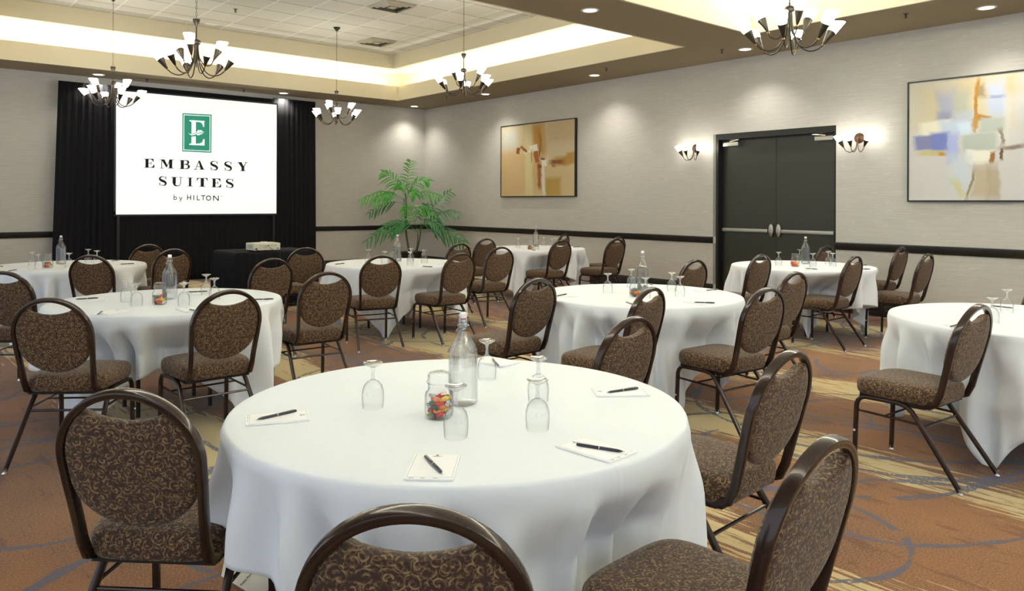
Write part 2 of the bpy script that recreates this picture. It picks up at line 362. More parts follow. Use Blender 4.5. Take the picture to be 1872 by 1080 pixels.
def lathe(bm, prof, n=24, M4=None, sq=0, closed=False):
    """revolve (r, z) pairs; sq>0 squares the section off"""
    rings = []
    for r, z in prof:
        if r < 1e-6: rings.append([bm.verts.new((0, 0, z))]); continue
        ring = []
        for i in range(n):
            a = 2 * PI * i / n; k = 1
            if sq: k = (abs(math.cos(a)) ** (2 + sq) + abs(math.sin(a)) ** (2 + sq)) ** (-1 / (2 + sq))
            ring.append(bm.verts.new((r * k * math.cos(a), r * k * math.sin(a), z)))
        rings.append(ring)
    pr = list(zip(rings, rings[1:]))
    if closed: pr.append((rings[-1], rings[0]))
    for A, B in pr:
        if len(A) == 1 and len(B) == 1: continue
        for i in range(n):
            j = (i + 1) % n
            if len(A) == 1: bm.faces.new((A[0], B[j], B[i]))
            elif len(B) == 1: bm.faces.new((A[i], A[j], B[0]))
            else: bm.faces.new((A[i], A[j], B[j], B[i]))
    if M4 is not None: 
        vs = [v for ring in rings for v in ring]; bmesh.ops.transform(bm, matrix=M4, verts=vs)
    return bm
def LATHE(prof, n=24, **k):
    bm = bmesh.new(); lathe(bm, prof, n, **k); return bm
def sweep(bm, pts, w, d=None, up=None, seg=8, caps=True, closed=False, taper=None):
    """tube along pts; d given: rounded-rectangle section, w across, d along 'up'"""
    pts = [Vector(p) for p in pts]; n = len(pts); rings = []
    ref = Vector(up) if up is not None else None; prev = None
    for i, p in enumerate(pts):
        a = pts[(i - 1) % n] if (closed or i > 0) else p; b = pts[(i + 1) % n] if (closed or i < n - 1) else p
        t = (b - a).normalized()
        if ref is not None: dd = (ref - ref.dot(t) * t).normalized()
        else:
            if prev is None: prev = Vector((0, 0, 1)) if abs(t.z) < .9 else Vector((1, 0, 0))
            dd = (prev - prev.dot(t) * t).normalized(); prev = dd
        s = t.cross(dd); k = taper[i] if taper else 1
        ring = []
        if d is None:
            for j in range(seg):
                q = 2 * PI * j / seg; ring.append(bm.verts.new(p + (s * math.cos(q) + dd * math.sin(q)) * w / 2 * k))
        else:
            r = min(w, d) * .28
            for sx, sy in ((1, 1), (-1, 1), (-1, -1), (1, -1)):
                c0 = (sx * (w / 2 - r), sy * (d / 2 - r)); a0 = {(1, 1): 0, (-1, 1): 90, (-1, -1): 180, (1, -1): 270}[(sx, sy)]
                for q in (0, 45, 90):
                    A = math.radians(a0 + q); ring.append(bm.verts.new(p + (s * (c0[0] + r * math.cos(A)) + dd * (c0[1] + r * math.sin(A))) * k))
        rings.append(ring)
    m = len(rings[0]); pr = list(zip(rings, rings[1:])) + ([(rings[-1], rings[0])] if closed else [])
    for A, B in pr:
        for j in range(m): bm.faces.new((A[j], A[(j + 1) % m], B[(j + 1) % m], B[j]))
    if caps and not closed:
        bm.faces.new(rings[0][::-1]); bm.faces.new(rings[-1])
    return bm
def SWEEP(*a, **k):
    bm = bmesh.new(); sweep(bm, *a, **k); return bm
def curve(pts, n=6):
    """Catmull-Rom through pts"""
    P = [Vector(p) for p in pts]; P = [P[0] * 2 - P[1]] + P + [P[-1] * 2 - P[-2]]; out = []
    for i in range(1, len(P) - 2):
        for k in range(n):
            t = k / n; a, b, c, d = P[i - 1:i + 3]
            out.append(.5 * ((2 * b) + (c - a) * t + (2 * a - 5 * b + 4 * c - d) * t * t + (3 * b - a - 3 * c + d) * t ** 3))
    out.append(P[-2]); return out

# ------------------------------------------------------------------ room shell
XL, YF = -3.2, -4.2
struct('floor', BOX(XL, XR + .4, YF, YB + .2, -.1, 0), 'carpet')
bm = bmesh.new()
box(bm, XL, XR + .2, YB, YB + .15, 0, ZT + .1); struct('wall_back', bm, 'wall')
DY0, DY1, DZ = 4.84, 6.70, 2.462
bm = bmesh.new(); box(bm, XR, XR + .18, YF, DY0, 0, ZT + .1); box(bm, XR, XR + .18, DY1, YB, 0, ZT + .1); box(bm, XR, XR + .18, DY0, DY1, DZ, ZT + .1)
struct('wall_right', bm, 'wall')
# soffit with two coffer openings
bm = bmesh.new()
def slab(x0, x1, y0, y1): box(bm, x0, x1, y0, y1, ZS, ZS + .03)
slab(XL, .755, YF, YB); slab(8.455, XR, YF, YB)
slab(.755, 8.455, 13.615, YB); slab(.755, 8.455, 5.305, 6.335); slab(.755, 8.455, YF, -1.975)
struct('ceiling', bm, 'soffit')
tn = 0
for ci, (x0, x1, y0, y1) in enumerate(COF):
    b_, g = .32, .28
    bm = bmesh.new()      # lip around the opening
    t = .03
    box(bm, x0 - t, x0, y0 - t, y1 + t, ZS - .002, ZL); box(bm, x1, x1 + t, y0 - t, y1 + t, ZS - .002, ZL)
    box(bm, x0, x1, y0 - t, y0, ZS - .002, ZL); box(bm, x0, x1, y1, y1 + t, ZS - .002, ZL)
    struct('trim_%d' % (tn := tn + 1), bm, 'cream')
    bm = bmesh.new()      # cove back wall
    X0, X1, Y0, Y1 = x0 - b_, x1 + b_, y0 - b_, y1 + b_
    box(bm, X0 - t, X0, Y0 - t, Y1 + t, ZS + .03, ZI); box(bm, X1, X1 + t, Y0 - t, Y1 + t, ZS + .03, ZI)
    box(bm, X0, X1, Y0 - t, Y0, ZS + .03, ZI); box(bm, X0, X1, Y1, Y1 + t, ZS + .03, ZI)
    struct('trim_%d' % (tn := tn + 1), bm, 'cream')
    bm = bmesh.new()      # inner soffit and upper fascia
    u0, u1, v0, v1 = x0 + g, x1 - g, y0 + g, y1 - g
    box(bm, X0 - t, u0, Y0 - t, Y1 + t, ZI, ZT); box(bm, u1, X1 + t, Y0 - t, Y1 + t, ZI, ZT)
    box(bm, u0, u1, Y0 - t, v0, ZI, ZT); box(bm, u0, u1, v1, Y1 + t, ZI, ZT)
    struct('trim_%d' % (tn := tn + 1), bm, 'cream')
    struct('ceiling', BOX(X0, X1, Y0, Y1, ZT + .001, ZT + .05), 'tile')

def railprof(along, y0, y1, z0, z1, d, name, mat='rail', prof=None):
    bm = bmesh.new()
    pr = prof or ((0, z0), (d * .6, z0), (d * .7, z0 + (z1 - z0) * .2), (d, z0 + (z1 - z0) * .35), (d, z1 - (z1 - z0) * .1), (d * .7, z1), (0, z1))
    for (a, b) in ((y0, y1),):
        A = []; B = []
        for q, z in pr:
            A.append(bm.verts.new((XR - q, a, z) if along == 'y' else (a, YB - q, z))); B.append(bm.verts.new((XR - q, b, z) if along == 'y' else (b, YB - q, z)))
        n = len(pr)
        for i in range(n): bm.faces.new((A[i], A[(i + 1) % n], B[(i + 1) % n], B[i]))
        bm.faces.new(A); bm.faces.new(B)
    return struct(name, bm, mat, 30)
railprof('y', YF, DY0, .82, .92, .028, 'trim_7'); railprof('y', DY1 + .045, YB - .03, .82, .92, .028, 'trim_8'); railprof('x', XL, XR, .82, .92, .028, 'trim_9')
bp_ = ((0, 0), (.018, 0), (.018, .17), (.012, .19), (.008, .205), (0, .205))
railprof('y', YF, DY0, 0, .2, .02, 'baseboard_right', prof=bp_); railprof('y', DY1 + .045, YB - .02, 0, .2, .02, 'baseboard_right', prof=bp_); railprof('x', XL, XR, 0, .2, .02, 'baseboard_back', prof=bp_)

# ------------------------------------------------------------------ double door
LX = XR + .115
d = struct('door_1', BOX(LX, LX + .045, DY0 + .03, 5.765, .008, DZ - .09), 'doorpaint')
d2 = struct('door_2', BOX(LX, LX + .045, 5.771, DY1 - .045, .008, DZ - .09), 'doorpaint')
bm = bmesh.new()
box(bm, XR + .004, LX + .06, DY0, DY0 + .028, 0, DZ); box(bm, XR + .004, LX + .06, DY1 - .04, DY1, 0, DZ); box(bm, XR + .004, LX + .06, DY0 + .028, DY1 - .04, DZ - .085, DZ)
box(bm, LX - .018, LX - .002, DY1 - .06, DY1 - .04, 0, DZ - .085); box(bm, LX - .018, LX - .002, DY0 + .028, DY1 - .06, DZ - .1, DZ - .085)
struct('trim_10', bm, 'rail'); 
bm = bmesh.new(); box(bm, XR - .004, XR + .002, DY1, DY1 + .045, .205, .82); box(bm, XR - .004, XR + .002, DY1, DY1 + .045, .92, DZ); struct('trim_11', bm, 'guard')
struct('wall_beyond', BOX(LX + .06, LX + .1, DY0 - .3, DY1 + .3, 0, DZ + .2), 'rail')
def door_kit(dr, ya, yb, s):
    """ya hinge side, yb meeting side"""
    y0, y1 = sorted((ya, yb)); m = (y0 + y1) / 2
    o = obj('push_bar', BOX(LX - .062, LX - .034, *sorted((ya - s * -.06 * 0 + s * .03, yb - s * .10)), 1.005, 1.055, bevel=.006), 'steel', dr)
    yc = yb - s * .055
    bm = LATHE([(0, 0), (.030, 0), (.036, .008), (.036, .05), (.03, .056), (0, .056)], 24)
    bmesh.ops.transform(bm, matrix=Matrix.Translation((LX, yc, 1.04)) @ Matrix.Diagonal((1, 1, 2.5, 1)) @ Matrix.Rotation(-PI / 2, 4, 'Y'), verts=bm.verts)
    obj('latch_case', bm, 'steel', dr)
    bm = bmesh.new(); box(bm, LX - .036, LX, ya + (s * .03 if s > 0 else -.07), ya + (s * .03 if s > 0 else -.07) + .04, 1.008, 1.052, bevel=.004)
    obj('bar_end_bracket', bm, 'darksteel', dr)
    c0, c1 = sorted((ya + s * .04, ya + s * .30))
    cl = obj('door_closer', BOX(LX - .062, LX - .0, c0, c1, DZ - .185, DZ - .128, bevel=.004), 'steel', dr)
    e = (ya + s * .15)
    obj('closer_arm', SWEEP([(LX - .045, e, DZ - .118), (LX - .075, ya + s * .33, DZ - .095), (LX - .05, ya + s * .06, DZ - .075)], .014, seg=6), 'chrome', cl)
door_kit(d, DY0 + .03, 5.765, 1); door_kit(d2, DY1 - .045, 5.771, -1)

# ------------------------------------------------------------------ pictures
def picture(y0, y1, z0, z1, mat, label):
    t = thing('framed_painting', label, 'painting', (XR, (y0 + y1) / 2, z0))
    w = (y1 - y0) / 2; h = z1 - z0; D = .055
    bm = bmesh.new(); f = .018
    box(bm, -D, -.002, -w, -w + f, 0, h); box(bm, -D, -.002, w - f, w, 0, h); box(bm, -D, -.002, -w + f, w - f, 0, f); box(bm, -D, -.002, -w + f, w - f, h - f, h)
    obj('frame', bm, 'canvas_edge', t, None)
    bm = BOX(-D + .008, -.004, -w + f, w - f, f, h - f)
    me = bpy.data.meshes.new('canvas'); bm.to_mesh(me); bm.free(); me.materials.append(mat)
    me.uv_layers.new(name='UVMap')
    for li, l in enumerate(me.loops):
        c = me.vertices[l.vertex_index].co; me.uv_layers[0].data[li].uv = ((w - f - c.y) / (2 * (w - f)), (c.z - f) / (h - 2 * f))
    o = bpy.data.objects.new('canvas', me); C.objects.link(o); o.parent = t
    return t
# patches: cx, cy, w, h, angle, colour, softness, opacity  (u left-right, v bottom-top)
P1 = [(.15, .30, .45, .75, 0, '#cdae7c', .3, .8), (.12, .82, .30, .34, 0, '#c9ccc4', .6, .9), (.30, .85, .2, .5, 0, '#c9b98a', .6, .6), (.36, .5, .09, .95, 0, '#d8cfa0', .6, .8),
      (.38, .30, .12, .5, 3, '#d3cb95', .7, .8), (.5, .45, .18, .95, 0, '#c7a573', .35, .85), (.49, .82, .17, .44, 0, '#b9882f', .5, .95), (.52, .75, .06, .3, 4, '#9e6a20', .6, .7),
      (.56, .8, .07, .4, 5, '#bf9a66', .4, .8), (.8, .86, .42, .36, 0, '#c0ab84', .4, .9), (.82, .62, .36, .20, 0, '#cbbd9c', .5, .9), (.8, .15, .38, .5, 0, '#c8b184', .5, .7),
      (.69, .12, .22, .26, 0, '#b3903c', .3, .9), (.42, .66, .11, .11, 12, '#e8e6d2', .15, 1), (.36, .62, .12, .04, 18, '#e6e2c4', .3, .9),
      (.225, .645, .055, .085, -8, '#8c5720', .12, 1), (.30, .655, .13, .028, -48, '#8f5a22', .2, 1), (.46, .54, .062, .17, 8, '#a8601f', .12, 1), (.505, .60, .02, .16, -2, '#7e4f1e', .3, .9),
      (.395, .55, .012, .18, 0, '#a8713a', .3, .9), (.50, .28, .045, .36, 3, '#96602a', .25, .95), (.51, .40, .05, .05, 0, '#8a4a18', .2, 1), (.56, .22, .045, .45, 2, '#dcd9cc', .3, .95),
      (.57, .44, .07, .09, 0, '#e6e3d4', .2, 1), (.55, .50, .05, .03, -20, '#7c4f2a', .3, 1), (.86, .47, .30, .13, 6, '#b0822f', .4, .9), (.95, .52, .12, .1, 0, '#b58a38', .5, .9), (.74, .455, .18, .06, 4, '#7b4c22', .5, .95), (.70, .41, .05, .05, 0, '#a05f22', .4, .8), (.62, .5, .015, .12, 0, '#d8d4c8', .3, .8)]
P2 = [(.20, .80, .45, .45, 0, '#cfc39c', .6, .9), (.35, .92, .3, .2, 0, '#cdb88a', .6, .8), (.15, .2, .5, .5, 0, '#cfcbca', .5, .9), (.80, .85, .45, .40, 0, '#c9d2dc', .4, .9), (.80, .55, .42, .32, 0, '#bcc3bf', .4, .9), (.8, .17, .44, .42, 0, '#dad8e2', .25, .95),
      (.16, .76, .085, .33, 2, '#a4a9c4', .5, .9), (.15, .68, .07, .12, 0, '#8c8fae', .5, .8), (.22, .78, .075, .28, 0, '#adb2a8', .5, .8), (.23, .68, .08, .12, 0, '#b9c2cf', .4, .8), (.355, .8, .075, .34, 0, '#bac8e0', .5, .9), (.355, .83, .06, .03, 0, '#8e93c4', .5, .8),
      (.295, .88, .04, .12, 0, '#8b7a58', .5, .8), (.282, .82, .014, .36, -2, '#b5812f', .3, 1), (.30, .66, .055, .055, -25, '#b27d2c', .4, 1), (.275, .60, .025, .12, -10, '#b9862e', .4, .9), (.39, .6, .03, .4, 0, '#d9d6cc', .5, .7),
      (.12, .605, .14, .12, 8, '#e9e6d2', .25, 1), (.19, .60, .13, .13, 0, '#c0d0e4', .35, .95), (.24, .59, .06, .1, 0, '#cfe0ee', .4, .9), (.085, .49, .13, .13, 2, '#7d7fae', .25, 1), (.135, .49, .08, .17, 0, '#6f7cc0', .3, 1), (.19, .48, .05, .18, 0, '#a9b0e0', .4, .95),
      (.10, .395, .14, .05, -3, '#c2b877', .4, .9), (.15, .385, .05, .03, -10, '#b8862c', .4, 1), (.34, .60, .09, .12, 0, '#b6beb6', .25, 1), (.29, .47, .13, .14, 3, '#b4bdb4', .2, 1), (.375, .50, .015, .14, 5, '#8b7f66', .4, .9), (.42, .41, .10, .035, 3, '#7d6a5a', .6, .9), (.29, .35, .11, .12, -6, '#edebe0', .2, 1),
      (.18, .36, .05, .14, 0, '#aab6dc', .4, .9), (.22, .22, .10, .32, 4, '#c8d3dd', .5, .9), (.30, .15, .07, .30, -4, '#b9aa8c', .4, .9), (.345, .14, .05, .3, 0, '#ac9d7c', .4, .8), (.258, .12, .012, .26, -8, '#8f7a4c', .4, .9), (.345, .34, .022, .1, 0, '#9a6a30', .35, 1), (.38, .36, .01, .1, 0, '#6e5138', .3, 1), (.21, .10, .03, .16, 20, '#c9c384', .7, .8)]
P1 = [(u + .16 * u * (1 - u),) + p for u, *r in P1 for p in (tuple(r),)]
P2 = [((u * 1.27, v, w * 1.3) + tuple(r)) if u < .5 else ((u, v, w) + tuple(r)) for u, v, w, *r in P2]
picture(9.627, 11.735, 1.535, 2.955, paint_mat('orange abstract', ('#c9b084', '#d6c49c'), P1, 1), 'abstract painting in cream, ochre and burnt orange, hung left of the double doors')
picture(1.81, 3.92, 1.45, 2.91, paint_mat('blue abstract', ('#cdcbc4', '#d6d6da'), P2, 2), 'abstract painting in pale grey, cream and periwinkle blue, right of the double doors')

# ------------------------------------------------------------------ ceiling fittings
canp = None
RINGN = ['over the left end of the black drape', 'above the right end of the white screen', 'in the far corner above the palm', 'behind the chandelier left of the orange painting', 'above the orange abstract painting', 'above the double doors', 'above the blue abstract painting', 'in the beam between the two ceiling coffers']
for i, (x, y) in enumerate(CAN):
    lab = 'round recessed downlight ' + RINGN[i]
    if canp is None:
        canp = thing('recessed_downlight', lab, 'ceiling light', (x, y, ZS), group='recessed downlights in the soffit')
        obj('trim_ring', LATHE([(.072, -.001), (.098, -.001), (.102, -.004), (.098, -.009), (.078, -.011), (.072, -.006)], 32, closed=True), 'white', canp)
        obj('lens', LATHE([(0, -.004), (.072, -.004), (.072, -.0015), (0, -.0015)], 32), 'lens', canp)
    else: dup(canp, (x, y, ZS), 0, lab)
spr = None
SP = [(8.838, 12.417, ZS, 'in the soffit near the far corner'), (8.859, 8.121, ZS, 'in the soffit beyond the downlight over the orange painting'), (9.0, 6.1, ZS, 'in the soffit left of the downlight above the double doors'), (8.835, 3.593, ZS, 'in the soffit above the gap between doors and blue painting'),
      (3.692, 14.139, ZS, 'in the soffit above the left part of the screen'), (5.416, 14.2, ZS, 'in the soffit above the right part of the screen'), (4.352, 11.765, ZT, 'in a tile of the coffered ceiling')]
for x, y, z, w in SP:
    lab = 'small metal sprinkler head ' + w
    if spr is None:
        spr = thing('sprinkler_head', lab, 'sprinkler', (x, y, z), group='ceiling sprinkler heads')
        obj('escutcheon', LATHE([(0, -.001), (.032, -.001), (.030, -.006), (.012, -.012), (0, -.012)], 20), 'sprink', spr)
        bm = LATHE([(0, -.012), (.009, -.012), (.009, -.03), (.004, -.05), (0, -.05)], 12); lathe(bm, [(0, -.05), (.022, -.05), (.024, -.053), (0, -.055)], 16)
        sweep(bm, [(-.012, 0, -.02), (-.016, 0, -.038), (0, 0, -.05), (.016, 0, -.038), (.012, 0, -.02)], .005, seg=5)
        obj('nozzle', bm, 'sprink', spr)
    else: dup(spr, (x, y, z), 0, lab)
for (x, y, w) in ((4.408, 13.045, 'in the tile behind the chandelier nearest the screen'), (7.252, 9.953, 'in the tile right of the larger vent')):
    o = obj('ceiling_speaker', LATHE([(0, -.012), (.06, -.012), (.085, -.010), (.105, -.004), (.105, -.001), (0, -.001)], 28), 'white'); o.location = (x, y, ZT)
    tag(o, 'flat round white ceiling speaker ' + w, 'ceiling speaker', 'round ceiling speakers')
vp = None
for (cx, cy, w) in ((4.085 + .5715 * 3.5, 11.5 - .605 * 2.5, 'nearer the beam, at the top of the picture'), (4.085 + .5715 * 5.5, 11.5 + .605 * 1.5, 'nearer the far corner, above the fifth chandelier chain')):
    lab = 'square stepped ceiling vent, ' + w
    if vp is None:
        vp = thing('ceiling_vent', lab, 'air vent', (cx, cy, ZT), group='square ceiling vents')
        def ringf(s0, s1, z0, z1):
            bm = bmesh.new(); A = [bm.verts.new((a * s0, b * s0, z0)) for a, b in ((1, 1), (-1, 1), (-1, -1), (1, -1))]; B = [bm.verts.new((a * s1, b * s1, z1)) for a, b in ((1, 1), (-1, 1), (-1, -1), (1, -1))]
            A2 = [bm.verts.new(v.co + Vector((0, 0, .003))) for v in A]; B2 = [bm.verts.new(v.co + Vector((0, 0, .003))) for v in B]
            for i in range(4):
                j = (i + 1) % 4
                for q in ((A[i], A[j], B[j], B[i]), (B2[i], B2[j], A2[j], A2[i]), (A[i], A2[i], A2[j], A[j]), (B[j], B2[j], B2[i], B[i])): bm.faces.new(q)
            return bm
        obj('throat', BOX(-.26, .26, -.275, .275, -.004, -.001), 'ventdark', vp, None)
        for k, (s0, s1) in enumerate(((.275, .235), (.20, .165), (.13, .095))):
            obj('louvre', ringf(s0, s1, -.008 - .003 * k, -.034), 'vent', vp, None)
        obj('centre_plate', BOX(-.06, .06, -.06, .06, -.034, -.028), 'vent', vp, None)
    else: dup(vp, (cx, cy, ZT), 0, lab)
for (x, y, w) in ((4.77, 14.11, 'above the middle of the screen'), (8.17, 14.03, 'near the far corner')):
    t = thing('soffit_grille', 'flat rectangular air grille in the soffit ' + w, 'air vent', (x, y, ZS), group='soffit grilles')
    bm = bmesh.new(); 
    for k in range(9): box(bm, -.26, .26, -.14 + k * .033, -.14 + k * .033 + .02, -.008, -.003)
    obj('slats', bm, 'soffit', t, None)
    bm = bmesh.new(); box(bm, -.29, .29, -.17, -.145, -.01, -.001); box(bm, -.29, .29, .16, .185, -.01, -.001); box(bm, -.29, -.265, -.145, .16, -.01, -.001); box(bm, .265, .29, -.145, .16, -.01, -.001)
    obj('frame', bm, 'soffit', t, None)

# ------------------------------------------------------------------ chandeliers
def arm_parts(t, ang, lower):
    """one scrolled arm with ball collar, metal cone and frosted shade"""
    if lower: pr = [(.018, -.02), (.024, -.12), (.045, -.22), (.10, -.315), (.17, -.35), (.24, -.335), (.285, -.30)]; tilt = 33
    else: pr = [(.016, -.02), (.02, -.10), (.04, -.17), (.08, -.225), (.12, -.235), (.155, -.215), (.175, -.175)]; tilt = 25
    pts = curve([(r, 0, z) for r, z in pr], 5)
    R = Matrix.Rotation(ang, 4, 'Z')
    bm = SWEEP(pts, .0125, seg=6); bmesh.ops.transform(bm, matrix=R, verts=bm.verts); a = obj('arm', bm, 'bronze', t)
    e = pts[-1]; T = R @ Matrix.Translation(e) @ Matrix.Rotation(math.radians(tilt), 4, 'Y')
    bm = LATHE([(0, -.008), (.009, -.005), (.012, 0), (.009, .006), (0, .008)], 10, M4=T); obj('collar', bm, 'brass', a)
    bm = LATHE([(.004, .004), (.012, .02), (.040, .135), (.038, .135), (.004, .02)], 14, M4=T, closed=True); obj('cone_holder', bm, 'bronze', a)
    # shade cut level at the top
    bm = bmesh.new(); lathe(bm, [(0, .12), (.035, .122), (.040, .14), (.056, .235), (.053, .238), (0, .236)], 18)
    for v in bm.verts:
        if v.co.z > .2: v.co.z += v.co.x * (.60 if lower else .45)
    bmesh.ops.transform(bm, matrix=T, verts=bm.verts); obj('glass_shade', bm, 'shade', a)
EXTRA = []
def chain_bm(z0, z1):
    bm = bmesh.new(); n = max(1, int((z1 - z0) / .034)); st = (z1 - z0) / n
    for k in range(n):
        c = z0 + (k + .5) * st; pts = []
        for j in range(10):
            a = 2 * PI * j / 10; x = .0085 * math.cos(a); z = .021 * math.sin(a)
            pts.append((x, 0, c + z) if k % 2 else (0, x, c + z))
        sweep(bm, pts, .0035, seg=4, closed=True, up=((0, 1, 0) if k % 2 else (1, 0, 0)))
    return bm
def at_d(px, py, d):
    x, y, v = _ray(px, py); return Vector((x * d, y * d, H + v * d))
CH = [(205, 157, 11.1, 'leftmost, over the left end of the drape'), (357, 82, 7.75, 'above the screen, larger than its neighbours'), (614, 194, 13.0, 'beside the right edge of the drape'), (846, 130, 10.65, 'left of the orange painting'), (1441, 15, 6.2, 'nearest, above the double doors')]
ch0 = None; SC = .957
for i, (px, py, D, w) in enumerate(CH):
    lab = 'bronze chandelier with lit cone shades, ' + w
    p = at_d(px, py, D)
    if ch0 is None:
        ch0 = c = thing('chandelier', lab, 'chandelier', p, .35, 'bronze chandeliers on chains')
        obj('bell_cap', LATHE([(0, .175), (.012, .18), (.028, .21), (.036, .235), (.038, .25), (.034, .252), (0, .245)], 18), 'bronze', ch0)
        obj('hanging_loop', SWEEP([(.016 * math.cos(a * PI / 6), 0, .268 + .022 * math.sin(a * PI / 6)) for a in range(12)], .005, seg=5, closed=True, up=(0, 1, 0)), 'bronze', ch0)
        obj('stem', LATHE([(.007, .03), (.007, .18)], 10), 'bronze', ch0)
        obj('hub', LATHE([(0, .036), (.02, .035), (.040, .022), (.046, .006), (.044, -.008), (.034, -.022), (0, -.026)], 22), 'bronze', ch0)
        obj('finial_rod', LATHE([(0, -.27), (.006, -.262), (.006, -.02), (0, -.02)], 10), 'bronze', ch0)
        for k in range(6): arm_parts(ch0, 2 * PI * k / 6 + .25, True)
        for k in range(3): arm_parts(ch0, 2 * PI * k / 3 + .75, False)
        ch0.scale = (SC, SC, SC)
    else: c = dup(ch0, p, [.35, 1.3, .9, .55, 1.15][i], lab)
    zt = (ZT - p.z) / SC
    EXTRA.append((c, zt))
for c, zt in EXTRA:
    obj('chain', chain_bm(.29, zt - .05), 'bronze', c)
    obj('canopy', LATHE([(0, zt - .075), (.012, zt - .07), (.06, zt - .012), (.066, zt - .001), (0, zt - .001)], 20), 'bronze', c)

# ------------------------------------------------------------------ wall sconces
def sconce(y, z, lab, src=None):
    if src is not None: return dup(src, (XR, y, z), 0, lab)
    t = thing('wall_sconce', lab, 'wall light', (XR, y, z), 0, 'three-light wall sconces')
    Ry = Matrix.Rotation(-PI / 2, 4, 'Y')
    obj('backplate', LATHE([(0, .002), (.062, .002), (.066, .008), (.05, .018), (.02, .03), (.012, .05), (0, .052)], 26, M4=Ry), 'copper', t)
    for k, (dy, dx) in enumerate(((-.16, -.10), (0, -.19), (.16, -.10))):
        pts = curve([(-.045, dy * .03, 0), (-.06, dy * .05, -.06), (-.065 + dx * .1, dy * .12, -.14), (-.07 + dx * .45, dy * .4, -.185), (-.07 + dx * .75, dy * .68, -.165), (-.07 + dx * .85, dy * .8, -.13)], 4)
        a = obj('arm', SWEEP(pts, .009, seg=6), 'copper', t)
        e = Vector(pts[-1]); dirv = Vector((dx * .45, dy * .55, .19)).normalized()
        T = Matrix.Translation(e) @ dirv.to_track_quat('Z', 'Y').to_matrix().to_4x4()
        obj('collar', LATHE([(0, -.008), (.009, -.005), (.011, 0), (.009, .006), (0, .008)], 10, M4=T), 'brass', a)
        obj('cone_holder', LATHE([(.004, .004), (.011, .02), (.034, .10), (.032, .10), (.004, .02)], 14, M4=T, closed=True), 'bronze', a)
        obj('glass_shade', LATHE([(0, .088), (.026, .09), (.030, .105), (.046, .190), (0, .193)], 16, M4=T), 'shade', a)
    return t
sc0 = sconce(7.06, 2.27, 'bronze wall sconce with three lit frosted shades, left of the double doors')
sconce(4.53, 2.27, 'bronze wall sconce with three lit frosted shades, right of the double doors', sc0)

# ------------------------------------------------------------------ drape, screen
def drape(x0t, x1t, x0b, x1b, z0, z1, folds, amp, name, label, cat, Y=14.20, seed=0):
    rnd = random.Random(seed); bm = bmesh.new(); nu = int(max(24, folds * 10)); nv = 10; ph = [rnd.uniform(0, 6.28) for _ in range(6)]
    G = []
    for j in range(nv + 1):
        t = j / nv; z = z1 + (z0 - z1) * t; row = []
        for i in range(nu + 1):
            s = i / nu; x = (x0t + (x1t - x0t) * s) * (1 - t) + (x0b + (x1b - x0b) * s) * t
            w = s + .012 * math.sin(5 * s + ph[2]) + .01 * t * math.sin(11 * s + ph[3])
            a = amp * (.45 + .55 * t) * (.7 + .3 * math.sin(7 * s + ph[4]))
            y = Y + a * math.sin(2 * PI * folds * w + ph[0]) + a * .4 * math.sin(2 * PI * folds * 2.3 * w + ph[1])
            row.append(bm.verts.new((x, y, z)))
        G.append(row)
    for j in range(nv):
        for i in range(nu): bm.faces.new((G[j][i], G[j][i + 1], G[j + 1][i + 1], G[j + 1][i]))
    o = obj(name, bm, 'drape', None, 60); md = o.modifiers.new('thickness', 'SOLIDIFY'); md.thickness = .004
    return tag(o, label, cat)
drape(2.365, 3.24, 2.27, 3.24, .012, 3.39, 9, .022, 'stage_drape', 'black floor-length drape panel left of the white screen', 'drape', seed=3)
drape(5.99, 6.87, 5.99, 6.90, .012, 3.44, 9, .018, 'stage_drape', 'black floor-length drape panel right of the white screen', 'drape', seed=5)
drape(3.24, 5.99, 3.24, 5.99, 3.25, 3.42, 12, .006, 'drape_valance', 'narrow black valance running along the top of the white screen', 'drape', Y=14.20, seed=6)
drape(3.24, 5.99, 3.24, 5.99, .012, 1.22, 26, .016, 'screen_skirt', 'black pleated skirt hanging below the white screen', 'drape', Y=14.20, seed=7)
SY = 14.10
t = thing('projection_screen', 'large white projection screen showing a green letter E logo over black lettering', 'screen', (0, 0, 0))
X0s, X1s, Z0s, Z1s = 3.205, 6.02, 1.20, 3.30
obj('screen_surface', BOX(X0s, X1s, SY, SY + .02, Z0s, Z1s), 'screen', t, None)
bm = bmesh.new(); f = .03
box(bm, X0s - f, X1s + f, SY + .022, SY + .05, Z0s - f, Z0s + .05); box(bm, X0s - f, X1s + f, SY + .022, SY + .05, Z1s - .05, Z1s + f); box(bm, X0s - f, X0s + .05, SY + .022, SY + .05, Z0s, Z1s); box(bm, X1s - .05, X1s + f, SY + .022, SY + .05, Z0s, Z1s)
obj('screen_frame', bm, 'dark', t, None)
for sx in (X0s + .02, X1s - .06):
    obj('support_leg', BOX(sx, sx + .04, SY + .022, SY + .05, 0, Z0s - .03), 'dark', t, None)
    obj('foot', BOX(sx - .02, sx + .06, SY - .3, SY + .3, 0, .025), 'dark', t, None) if False else None
def cp(x, y, dy=0): return at_y(200 + x / 4.909, 180 + y / 4.909, SY - .002 - dy)
def poly(bm, pts, box4, dy=0):
    x0, y0, x1, y1 = box4; vs = []
    for u, v in pts: vs.append(bm.verts.new(cp(x0 + (x1 - x0) * u, y1 + (y0 - y1) * v, dy)))
    bm.faces.new(vs)
